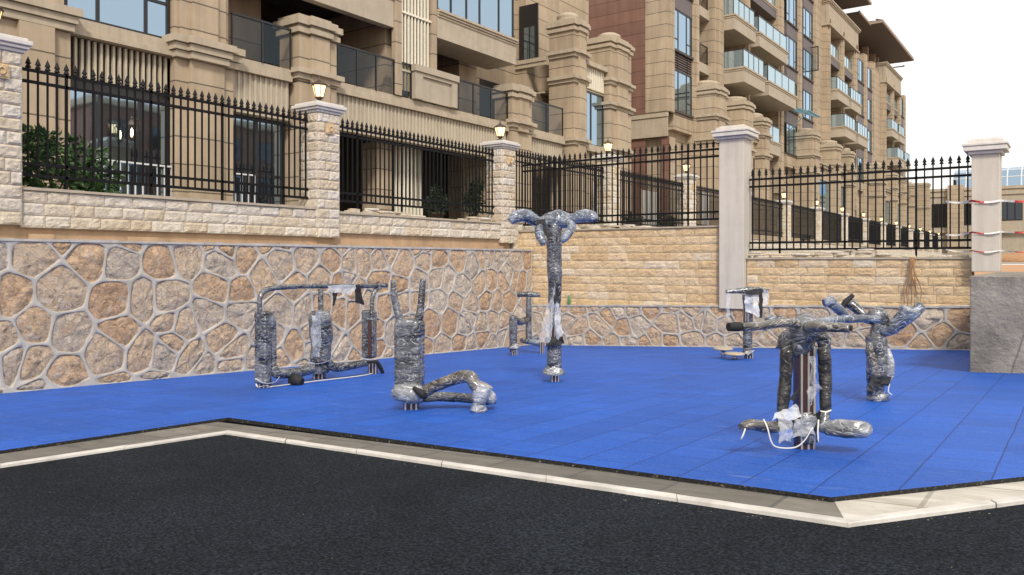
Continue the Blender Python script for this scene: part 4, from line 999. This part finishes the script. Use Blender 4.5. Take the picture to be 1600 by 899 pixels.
# lantern and white railings reflected in the ground floor panes, built as solid objects
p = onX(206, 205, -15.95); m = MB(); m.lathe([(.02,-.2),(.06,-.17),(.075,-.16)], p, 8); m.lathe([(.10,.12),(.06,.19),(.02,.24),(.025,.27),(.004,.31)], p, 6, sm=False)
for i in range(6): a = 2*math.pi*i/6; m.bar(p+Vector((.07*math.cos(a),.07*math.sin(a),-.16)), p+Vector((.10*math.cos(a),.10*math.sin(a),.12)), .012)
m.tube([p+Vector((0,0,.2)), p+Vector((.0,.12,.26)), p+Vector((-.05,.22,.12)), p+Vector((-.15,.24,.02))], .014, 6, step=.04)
wl = empty('reflected_lantern', p, 'lit lantern reflected in the glazed door, built as an object before the pane', 'lamp'); m.build('lantern_frame', M['lampmetal'], wl)
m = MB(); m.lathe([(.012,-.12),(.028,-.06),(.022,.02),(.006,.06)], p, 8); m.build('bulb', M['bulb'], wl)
for (pa, pb, lb) in ((150, 268, 'white railing reflected in the glazed door behind the leafy bush, built as an object'), (368, 398, 'short white railing reflected in the dark window left of second pillar, built as object')):
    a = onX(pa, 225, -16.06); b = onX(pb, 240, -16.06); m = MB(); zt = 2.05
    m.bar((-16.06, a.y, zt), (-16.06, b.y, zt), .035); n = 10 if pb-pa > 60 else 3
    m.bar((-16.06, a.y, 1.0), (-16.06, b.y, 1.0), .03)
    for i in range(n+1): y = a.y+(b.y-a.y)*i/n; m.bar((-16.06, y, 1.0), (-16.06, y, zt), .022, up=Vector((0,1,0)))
    tag(m.build('reflected_railing', M['white'], loc=(-16.06, a.y, .9)), lb, 'railing')
# pale boards standing in the gardens behind the back fence
for (x0, x1, y0, y1, X, lb) in ((925, 945, 285, 345, -13.4, 'pale grey board standing behind the back fence below the annex'), (1003, 1030, 297, 345, -13.6, 'pale board with a wooden edge standing in the garden behind the back fence'), (1095, 1108, 300, 345, -13.6, 'narrow white board standing behind the back fence beside the gate pillar')):
    a, b = onX(x0, y0, X), onX(x1, y1, X); m = MB(); m.box(X-.05, X, a.y, b.y, .9, a.z); rt = tag(m.build('garden_board', M['cap'], loc=(X, a.y, .9)), lb, 'board'); bevel(rt, .01)
    m = MB(); m.box(X-.06, X+.02, a.y-.06, a.y-.002, .9, a.z+.02); m.build('board_edge', M['orange'], rt)

# ------------------------------------------------------------------ outdoor gym machines still in their packing
class Rig:
    def __init__(s, name, px, py, label, cat='gym machine'):
        p = gr(px, py, MT); s.d = depth(p); s.rt = empty(name, p, label, cat, 'wrapped outdoor gym machines'); s.px, s.py = px, py; s.seed = len(label)
    def P(s, px, py, dd=0): return atd(px, py, s.d+dd)
    def Z(s, px, dd=0):
        """lowest visible point: on the rubber surface under column px, dd behind the base"""
        q = s.P(px, HZ, dd); return Vector((q.x, q.y, gz(q.x, q.y)+MT))
    def k(s, r): return r*s.d/F
    def tube(s, name, pts, r, mat='wrap', seg=14, lump=.10, fine=.0035, step=.02, flat=1.0, level=False):
        m = MB(); P = [s.P(*p) if not isinstance(p, Vector) else p for p in pts]
        rr = [s.k(q) for q in r] if hasattr(r, '__len__') else [s.k(r)]*len(P)
        m.tube(P, rr, seg, 0, lump, fine, 7, step, True, flat, level); o = m.build(name, M[mat], s.rt)
        if mat in ('wrapblue', 'wrappale') and max(rr) > .03:
            m = MB(); m.tube(P, [q*1.06+.003 for q in rr], seg+4, 0, .24, .010, 9, step*.8, True, flat, level); m.build('film_sleeve', M['sleeve'], o)
        return o
    def board(s, name, px, y0, y1, w, th, dd=0, mat='wrap', px1=None):
        """flat-sided upright with rounded corners under tightly wound film"""
        m = MB(); a, b = s.P(px, y0, dd), s.P(px1 or px, y1, dd); n = 26; W_ = s.k(w)/2; R = Vector((math.cos(TH-.3), math.sin(TH-.3), 0)); Fv = Vector((R.y, -R.x, 0)); rows = max(10, int((b-a).length/.014))
        for i in range(rows+1):
            f = i/rows; c = a.lerp(b, f); e = min(1, .62+min(f, 1-f)*14); rip = .0022*math.sin(i*1.9+2*noise.noise(c*5))
            for j in range(n):
                t = 2*math.pi*j/n; x = math.copysign(abs(math.cos(t))**.35, math.cos(t)); y = math.copysign(abs(math.sin(t))**.35, math.sin(t))
                q = c+R*x*(W_*.93*e)+Fv*y*(th/2*e); d = (R*x+Fv*y); q += d*(rip+.006*noise.noise(q*13)+.003*noise.noise(q*31)); m.v.append(tuple(q))
        for i in range(rows):
            for j in range(n): k = i*n+j; l = i*n+(j+1) % n; m.face((k, l, l+n, k+n), 0, .5, True)
        m.face(tuple(reversed(range(n)))); m.face(tuple(rows*n+j for j in range(n)))
        return m.build(name, M[mat], s.rt)
    def post(s, px, y0, y1, w, dd=0, name='post', ground=False, bars=True):
        """square brown post with two silver strips on its face"""
        a = s.P(px, y0, dd); b = s.P(px, y1, dd)
        if ground: a = s.Z(px, dd)
        W_ = s.k(w); r = Vector((Cc, S, 0)); f = Vector((S, -Cc, 0)); m = MB()
        def bx(cx, hw, d0, d1, za, zb_):
            k = len(m.v)
            for z in (za, zb_):
                for u, v in ((-hw,d0),(hw,d0),(hw,d1),(-hw,d1)): q = Vector((a.x, a.y, 0))+r*(cx+u)+f*v; m.v.append((q.x, q.y, z))
            return k
        def add(cx, hw, d0, d1, mi):
            k = bx(cx, hw, d0, d1, a.z, b.z)
            for q in ((3,2,1,0),(4,5,6,7),(0,1,5,4),(1,2,6,5),(2,3,7,6),(3,0,4,7)): m.face(tuple(k+i for i in q), mi)
        add(0, W_/2, -W_*.5, W_*.5, 0)
        if bars:
            for c in (-.36, .05, .40): add(W_*c, W_*.06, W_*.501, W_*.56, 1)
            for c in (-.3, .3): 
                pass
        return m.build(name, [M['brownmetal'], M['silver']], s.rt)
    def foot(s, px, dd, w, top):
        return s.post(px, 0, top, w, dd, 'foot', True)
    def film(s, name, q, mat='film', amp=.03, n=12, seed=0, freq=9):
        m = MB(); m.sheet(*[s.P(*p) for p in q], n=n, amp=amp, freq=freq, seed=seed); return m.build(name, M[mat], s.rt)
    def skirt(s, name, px, py, r0, r1, h, mat='wrappale', dd=0):
        m = MB(); c = s.P(px, py, dd); n = 20; prof = [(r0, 0), (r0*1.15, -h*.35), (r1, -h*.75), (r1*.93, -h)]
        k = len(m.v)
        for r, z in prof:
            for j in range(n):
                a = 2*math.pi*j/n; R = s.k(r)*(1+.22*noise.noise(Vector((math.cos(a)*1.7, math.sin(a)*1.7, z*.1+px)))); m.v.append((c.x+R*math.cos(a), c.y+R*math.sin(a), c.z+s.k(z)+s.k(3)*noise.noise(Vector((math.cos(a)*2, math.sin(a)*2, px)))))
        for i in range(len(prof)-1):
            for j in range(n): m.face((k+i*n+j, k+i*n+(j+1) % n, k+(i+1)*n+(j+1) % n, k+(i+1)*n+j), 0, .5, True)
        return m.build(name, M[mat], s.rt)
    def strap(s, name, pts, w=.018, mat='strap'):
        m = MB(); P = [s.P(*p) if not isinstance(p, Vector) else p for p in pts]; m.tube(P, w*.3, 6, 0, 0, 0, 6, .02, True, .3); return m.build(name, M[mat], s.rt)

# 1 tall shoulder wheel machine
g = Rig('shoulder_machine', 867, 596, 'tallest single column gym machine, four stubby wrapped arms drooping from its top')
g.foot(867, 0, 13, 572); g.post(866, 545, 470, 14, 0, 'exposed_post')
g.tube('column', [(866, 585), (866, 560), (866, 536)], [12, 12, 12.5]); g.tube('column', [(866, 482), (867, 440), (866, 400), (866, 350)], [9.5, 11.5, 12, 12.5])
g.tube('hub', [(846, 345), (858, 344), (872, 343), (888, 345), (898, 345)], [6, 12, 15, 12, 7], 'wrapblue')
g.tube('arm', [(862, 346, .05), (842, 347, -.1), (822, 337, -.2), (806, 339, -.28), (797, 347, -.3)], [7, 8, 10, 9, 6], 'wrapblue'); g.tube('arm', [(884, 346, 0), (898, 341, -.1), (912, 337, -.2), (925, 339, -.28), (929, 345, -.3)], [7, 8.5, 10, 9, 6], 'wrapblue')
g.tube('arm', [(851, 349, -.1), (843, 356, -.2), (843, 366, -.3), (847, 376, -.35), (850, 383, -.36)], [6, 7, 7, 6, 4], 'wrapblue'); g.tube('arm', [(889, 348, -.1), (894, 354, -.2), (889, 363, -.3), (882, 372, -.35), (877, 378, -.36)], [6, 7, 7, 6, 4], 'wrapblue')
g.film('torn_film', [(868, 445, -.14), (852, 490, -.16), (842, 528, -.2), (862, 540, -.14)], 'film', .03, seed=1); g.film('torn_film', [(868, 472, -.13), (874, 475, -.16), (880, 520, -.18), (868, 538, -.14)], 'filmthick', .03, seed=2)
g.film('torn_foam', [(862, 468, -.13), (872, 440, -.13), (874, 462, -.15), (866, 476, -.14)], 'foam', .02, seed=3); g.film('torn_foam', [(852, 528, -.13), (880, 524, -.13), (882, 536, -.16), (852, 542, -.16)], 'foam', .03, seed=4)
g.film('torn_foam', [(838, 345, -.24), (851, 342, -.2), (856, 372, -.24), (840, 362, -.28)], 'foam', .015, seed=5)
g.skirt('base_wrap', 865, 571, 11, 18, 14)
# 2 leg machine
g = Rig('leg_machine', 643, 639, 'gym machine with thick wrapped upright, two horns on top and bent floor legs')
g.foot(643, 0, 22, 622); g.board('upright', 640, 626, 498, 46, .19)
g.tube('horn', [(627, 508), (622, 490), (616, 462), (614, 438)], [7, 6, 5.5, 4.5]); g.tube('horn', [(652, 506), (657, 486), (659, 460), (661, 436)], [7, 6, 5.5, 5])
g.tube('joint_wrap', [(619, 612, -.05), (640, 616, -.12), (658, 616, -.08)], [13, 17, 13], 'wrappale', 14, .3, .012)
g.tube('leg', [(655, 618, -.12), (675, 606, -.2), (700, 596, -.28), (722, 589, -.32), (736, 590, -.36), (741, 600, -.38), (752, 610, -.4)], [8, 9, 9, 9.5, 10, 9, 10], 'wrapbrown'); g.tube('leg', [(655, 622, .15), (690, 620, .1), (725, 622, .05), (755, 625, -.05), (772, 624, -.1)], [7, 8, 7.5, 8, 8], 'wrap')
p = g.Z(748, -.38)
g.tube('pedal_wrap', [(757, 600, -.38), (752, 612, -.38), (749, 630, -.38), Vector((p.x, p.y, p.z+.10))], [15, 16, 10, 9], 'wrappale', 16, .35, .014); g.tube('pedal_wrap', [(758, 612, -.3), (766, 622, -.28), (770, 628, -.26)], [9, 10, 6], 'wrappale')
m = MB(); m.lathe([(.07,0),(.085,.03),(.055,.08),(.05,.12)], p, 12); m.build('rubber_foot', M['wrappale'], g.rt)
g.tube('joint_cover', [(646, 606, -.2), (660, 616, -.24), (664, 622, -.22)], [3, 6, 3], 'foam', 10)
# 3 three person machine along the rubble wall
g = Rig('three_post_machine', 498, 592, 'long three post gym machine joined by a top rail, standing before the rubble wall', 'gym machine')
p0 = gr(412, 606, MT); p2 = gr(583, 584, MT); d0, d2 = depth(p0)-g.d, depth(p2)-g.d
dl = lambda px: d0+(d2-d0)*(px-412)/(583-412)
T = lambda l: [(x, y, dl(x)+o) for x, y, o in l]
g.foot(414, dl(414), 14, 590); g.foot(499, 0, 16, 566); g.foot(583, dl(583), 14, 563)
g.board('post_wrap', 411, 600, 486, 21, .15, dl(410)); g.tube('post_wrap', T([(426, 572, -.08), (426, 540, -.08), (424, 505, -.08), (421, 492, -.08)]), [5, 5.5, 6.5, 6])
g.tube('post_wrap', T([(500, 566, 0), (502, 530, 0), (500, 500, 0), (500, 486, 0)]), [15, 17, 17.5, 13], 'wrap', 16); g.post(505, 558, 506, 9, -.17, 'exposed_post'); g.film('torn_film', T([(488, 492, -.2), (502, 494, -.24), (500, 558, -.22), (486, 560, -.2)]), 'film', .03, seed=8)
g.board('post_wrap', 577, 560, 484, 23, .17, dl(577)); g.post(578, 556, 500, 6, dl(578)-.13, 'exposed_post', bars=False)
g.tube('top_rail', T([(406, 490, 0), (406, 468, 0), (411, 457, 0), (424, 451, 0), (450, 448.5, 0), (500, 447, 0), (550, 447.5, 0), (590, 446.5, 0), (604, 446, 0)]), [3.6, 3.6, 4.0, 4.0, 3.8, 3.8, 3.8, 3.8, 4], 'wrap', 12, .1, .004)
g.tube('rail_post', T([(501, 490, 0), (501, 470, 0), (501, 452, 0)]), 4.2); g.tube('rail_post', T([(581, 486, 0), (582, 465, 0), (586, 455, 0), (594, 449, 0)]), 3.8)
g.tube('foot_bar', T([(427, 572, -.1), (431, 582, -.12), (445, 584, -.15), (465, 582, -.12), (488, 576, -.06)]), [6, 7.5, 7, 7.5, 8], 'wrap'); g.tube('foot_bar', T([(512, 564, -.1), (522, 574, -.12), (545, 572, -.12), (572, 567, -.05)]), [6, 7, 6.5, 6], 'wrap')
g.film('hanging_film', T([(511, 446, -.06), (559, 446, -.06), (548, 461, -.08), (516, 456, -.08)]), 'filmthick', .02, seed=4); g.film('torn_film', T([(494, 486, -.1), (506, 486, -.12), (508, 500, -.2), (492, 500, -.2)]), 'wrapblue', .02)
g.film('foam_scrap', T([(520, 455, -.07), (530, 455, -.07), (525, 470, -.09), (520, 481, -.09)]), 'foam', .02, seed=7); g.film('foam_scrap', T([(554, 447, -.07), (561, 444, -.06), (570, 477, -.08), (556, 473, -.08)]), 'foam', .02, seed=9)
g.strap('strap', T([(480, 567, -.22), (495, 569, -.26), (512, 565, -.24), (519, 560, -.2)]), .03); g.strap('strap', T([(399, 592, -.14), (412, 599, -.2), (428, 598, -.22), (436, 590, -.2), (440, 579, -.18)]), .035); g.strap('strap', T([(566, 561, -.16), (578, 563, -.18), (590, 562, -.14)]), .03)
g.tube('foam_scrap', T([(574, 566, -.15), (588, 566, -.17), (594, 574, -.17), (598, 583, -.17)]), [2, 3, 3.5, 3], 'foam')
g.strap('base_tape', T([(400, 600, -.12), (403, 605, -.16), (416, 603, -.16), (424, 606, -.18)]), .03); g.skirt('base_wrap', 499, 570, 12, 16, 12, 'wrappale')
q = [gr(x, y, MT+.012) for x, y in ((420, 605), (460, 600), (500, 595), (560, 588), (582, 584))]
m = MB(); m.tube(q, .008, 6, step=.05); tag(m.build('cord', M['strap'], loc=q[0]), 'thin white cord lying on the blue floor along the three post machine', 'cord')
p = gr(463, 602, MT); m = MB(); m.tube([p+Vector((-.10,-.03,.05)), p+Vector((-.02,0,.07)), p+Vector((.08,.03,.04))], [.045,.075,.05], 12, 0, .3, .012, 7, .02); tag(m.build('foam_offcut', M['foam'], loc=p), 'black foam offcut lying on the blue floor below the three post machine', 'foam scrap')
# 4 small machine in the corner
g = Rig('small_bar_machine', 804, 555, 'small low gym machine with a T handle in the corner where the walls meet'); d1 = .75
g.foot(804, 0, 9, 544); g.tube('post_wrap', [(802, 550), (802, 520), (802, 494)], [6, 6.5, 6.5]); g.tube('link', [(802, 497, 0), (812, 503, .3), (824, 499, d1)], [5.5, 6, 5.5])
g.tube('mast', [(826, 536, d1), (826, 500, d1), (826, 464, d1)], [5.5, 4.8, 4.5]); g.tube('handle', [(808, 461, d1), (826, 460, d1), (844, 461, d1)], [3.5, 5, 3.5])
g.tube('base_bar', [(815, 532, .6), (826, 533, d1), (842, 526, d1)], [4, 5, 4.5], 'wrap'); g.tube('base_bar', [(826, 534, d1), (840, 536, .6), (848, 540, .5)], [4.5, 5, 5], 'wrapblue'); g.foot(847, .45, 7, 536); g.skirt('base_wrap', 803, 537, 6, 9, 8)
# 5 stepper with two discs by the gate pillar
g = Rig('stepper_machine', 1170, 560, 'small gym machine draped in film and black cloth, two round foot discs beside it')
g.foot(1170, 0, 11, 550); g.tube('column', [(1168, 555), (1168, 520), (1169, 490), (1168, 460)], [7.5, 7.5, 7.5, 8]); g.tube('handle', [(1134, 456), (1150, 455), (1168, 454), (1185, 453), (1200, 456)], [3, 3.5, 6, 4.5, 3.5])
g.film('hanging_film', [(1163, 458, -.16), (1186, 456, -.16), (1188, 496, -.2), (1166, 488, -.2)], 'filmthick', .03, seed=3); g.film('hanging_film', [(1136, 458, -.05), (1141, 458, -.05), (1140, 497, -.06), (1134, 497, -.06)], 'film', .02, 8, 6); g.film('hanging_film', [(1192, 453, -.04), (1201, 455, -.04), (1199, 476, -.06), (1192, 478, -.06)], 'filmthick', .02, 8, 5)
g.film('black_cloth', [(1164, 454, -.2), (1189, 451, -.16), (1189, 461, -.19), (1166, 460, -.22)], 'foam', .02, seed=4); g.film('black_cloth', [(1186, 453, -.17), (1192, 453, -.17), (1191, 497, -.19), (1186, 498, -.19)], 'foam', .015, seed=5)
g.post(1166, 502, 486, 6, -.12, 'exposed_post')
for px, py, dd in ((1130, 546, .2), (1148, 554, -.25)):
    c = g.P(px, py, dd); b = g.Z(px, dd); m = MB(); m.lathe([(.02,.035),(.15,.03),(.18,.012),(.175,-.004),(.03,-.012)], c, 24); o = m.build('foot_disc', M['joint'], g.rt); m = MB(); m.lathe([(.042,b.z-c.z),(.038,(b.z-c.z)*.5),(.032,-.012)], c, 12); m.build('disc_stub', M['silver'], o)
g.film('base_wrap', [(1163, 551, -.14), (1178, 545, -.16), (1182, 546, -.12), (1168, 556, -.2)], 'wrappale', .02, 8, 3)
# 6 big walker in front
g = Rig('air_walker', 1257, 700, 'large wrapped gym machine with two black swing legs, wrapped footboards and straight handlebars')
g.foot(1257, 0, 25, 676); g.post(1257, 690, 540, 26, .0, 'exposed_post'); g.tube('column', [(1259, 690, .0), (1258, 668, .0), (1257, 642, .0)], [17, 19, 16], 'wrap', 16, .25, .012)
g.tube('hub', [(1244, 556, .02), (1250, 535, 0), (1256, 512, -.03), (1257, 494, 0)], [12, 23, 25, 12], 'wrap', 18, .3, .014); g.tube('hub', [(1224, 548, 0), (1232, 528, 0), (1262, 520, 0), (1285, 528, 0), (1290, 548, 0)], [11, 14, 16, 14, 11], 'wrap', 16, .3, .012)
g.tube('swing_leg', [(1229, 546, -.05), (1228, 580, -.05), (1225, 615, -.06), (1222, 648, -.08), (1222, 662, -.1)], [9.5, 10, 9.5, 8.5, 8], 'wrapblack', 14, .1, .004); g.tube('swing_leg', [(1287, 545, -.05), (1289, 580, -.05), (1290, 610, -.06), (1290, 642, -.08)], [10, 10.5, 10, 8.5], 'wrapblack', 14, .12, .005)
g.tube('leg_end', [(1290, 640, -.08), (1288, 655, -.1), (1284, 672, -.12)], [7, 8, 9], 'wrap'); g.strap('strap', [(1281, 642, -.16), (1290, 644, -.18), (1299, 641, -.15)], .018)
g.tube('handlebar', [(1246, 506, -.12), (1225, 504, -.2), (1190, 509, -.3), (1158, 511, -.36)], [8, 7, 6.3, 6], 'wrapbrown', 14, .12, .005); g.tube('grip', [(1157, 510.5, -.36), (1150, 510.7, -.37), (1138, 511, -.39)], [6.6, 7, 6], 'foam', 12, .05, .002)
g.tube('handlebar', [(1262, 512, -.12), (1285, 511, -.25), (1310, 512, -.34), (1328, 513, -.38)], [9, 7.5, 7, 6.5], 'wrapbrown', 14, .12, .005)
g.tube('handlebar', [(1236, 505, .2), (1215, 500, .34), (1196, 501, .4)], [7, 5.5, 5], 'wrapblue'); g.tube('handlebar', [(1272, 504, .2), (1310, 500, .35), (1345, 498, .42), (1374, 499, .46)], [7, 6, 6, 5.5], 'wrapblue')
m = MB(); c = g.P(1328.5, 513, -.382); ax = (g.P(1328, 513, -.38)-g.P(1310, 512, -.34)).normalized(); m.tube([c, c+ax*.012], g.k(4.2), 12); m.build('grip_end', M['foam'], g.rt)
g.tube('footboard', [(1236, 664, -.12), (1205, 668, -.2), (1175, 664, -.26), (1158, 667, -.3)], [9, 14, 14, 7], 'wrapbrown', 16, .1, .008, flat=.62, level=True); g.tube('footboard', [(1286, 668, -.1), (1310, 668, -.2), (1340, 671, -.26), (1356, 672, -.28), (1363, 673, -.29)], [13, 20, 21, 17, 7], 'wrappale', 18, .08, .007, flat=.62, level=True)
g.tube('footboard_core', [(1290, 673, -.2), (1320, 676, -.28), (1350, 676, -.32)], [6, 9, 6], 'wrap', 12)
g.film('torn_film', [(1210, 650, -.2), (1246, 628, -.2), (1252, 652, -.24), (1208, 660, -.22)], 'filmthick', .03, seed=2); g.film('torn_film', [(1212, 655, -.22), (1234, 655, -.24), (1240, 690, -.26), (1220, 696, -.26)], 'film', .03, seed=3)
g.film('torn_film', [(1262, 556, -.14), (1272, 560, -.16), (1282, 610, -.18), (1264, 636, -.16)], 'film', .04, seed=5); g.film('torn_film', [(1240, 652, -.16), (1272, 652, -.18), (1274, 684, -.2), (1238, 684, -.18)], 'film', .03, seed=6)
g.film('torn_foam', [(1234, 624, -.1), (1246, 604, -.1), (1246, 612, -.1), (1240, 628, -.1)], 'foam', .01, seed=3); g.film('torn_foam', [(1270, 652, -.12), (1282, 636, -.14), (1280, 668, -.14), (1272, 672, -.14)], 'foam', .015, seed=8)
g.strap('strap', [(1193, 655, -.26), (1199, 668, -.3), (1205, 690, -.3), (1214, 699, -.28), (1240, 700, -.26), (1256, 690, -.24), (1270, 668, -.22)], .017); g.strap('strap', [(1165, 668, -.32), (1162, 678, -.33), (1158, 687, -.33)], .02); g.strap('strap', [(1279, 656, -.2), (1278, 675, -.22), (1279, 692, -.22)], .02)
# 7 push machine behind it
g = Rig('push_machine', 1369, 626, 'wrapped gym machine with four raised arms fanning out, behind the large walker'); R = g
g.foot(1369, 0, 20, 610); g.tube('column', [(1368, 618), (1369, 600), (1373, 572), (1371, 545), (1368, 524)], [13, 14, 15.5, 15, 14], 'wrap', 16, .25, .014); g.tube('side_wrap', [(1358, 535, -.1), (1362, 560, -.12), (1368, 590, -.12)], [5, 7, 7], 'wrapbrown'); g.tube('side_wrap', [(1386, 545, -.06), (1391, 565, -.1), (1390, 585, -.1), (1388, 598, -.08)], [4, 6, 7, 3], 'wrappale')
g.film('torn_foam', [(1358, 590, -.16), (1392, 588, -.16), (1388, 602, -.18), (1362, 604, -.18)], 'foam', .03, seed=3); g.skirt('base_wrap', 1372, 614, 13, 16, 11)
g.tube('hub', [(1360, 500, 0), (1370, 492, -.03), (1376, 502, 0), (1373, 516, 0), (1370, 534, 0)], [9, 12, 13, 12, 11], 'wrap', 16, .25, .01); g.tube('cross_bar', [(1362, 502, 0), (1345, 498, .1), (1318, 500, .2)], [6, 6, 6], 'wrapblue')
g.tube('arm', [(1326, 497, .05), (1312, 485, .0), (1300, 474, -.05)], [7, 7.5, 8], 'wrapblue'); g.tube('pad', [(1302, 470, -.05), (1294, 472, -.05), (1287, 474, -.05)], [8, 7, 6], 'wrapblue'); g.tube('arm', [(1352, 494, .2), (1340, 484, .25), (1328, 474, .3)], [6, 7.5, 9], 'wrap'); g.tube('pad', [(1315, 481, .3), (1322, 472, .3), (1333, 461, .3)], [4, 5, 3], 'foam')
g.tube('arm', [(1378, 520, -.05), (1395, 512, -.1), (1412, 496, -.15), (1421, 482, -.18)], [8, 11, 12, 11], 'wrapblue'); g.tube('arm', [(1396, 512, .15), (1415, 500, .2), (1430, 488, .22), (1439, 478, .24)], [7, 9, 9.5, 8.5], 'wrapblue')
g.strap('strap', [(1390, 600, -.1), (1388, 612, -.12), (1394, 617, -.14)], .02)
# chalk-white crumbs and chips on the asphalt
rng = random.Random(12); m = MB()
for i in range(120):
    if i < 16: x, y = rng.uniform(-5.9, -.3), rng.uniform(1.2, 3.5)
    else:
        j = rng.choice((0, 1, 1, 1, 2)); q = inset(-.004-abs(rng.gauss(0, .05))); q = q[j].lerp(q[j+1], rng.random()*(.4 if j != 1 else 1) if j else 1-rng.random()*.4); x, y = q.x, q.y
    z = gz(x, y)-.032; r = rng.uniform(.002, .0045); a = rng.random()*6; b = len(m.v)
    for k in range(5): m.v.append((x+r*rng.uniform(.5,1.6)*math.cos(a+1.256*k), y+r*rng.uniform(.5,1)*math.sin(a+1.256*k), z+.001))
    m.v.append((x, y, z+r*.6))
    for k in range(5): m.face((b+k, b+(k+1) % 5, b+5))
tag(m.build('gravel_chips', M['joint'], loc=(-3, 2.5, -1.2)), 'scattered small stone chips on the black asphalt', 'gravel', kind='stuff')
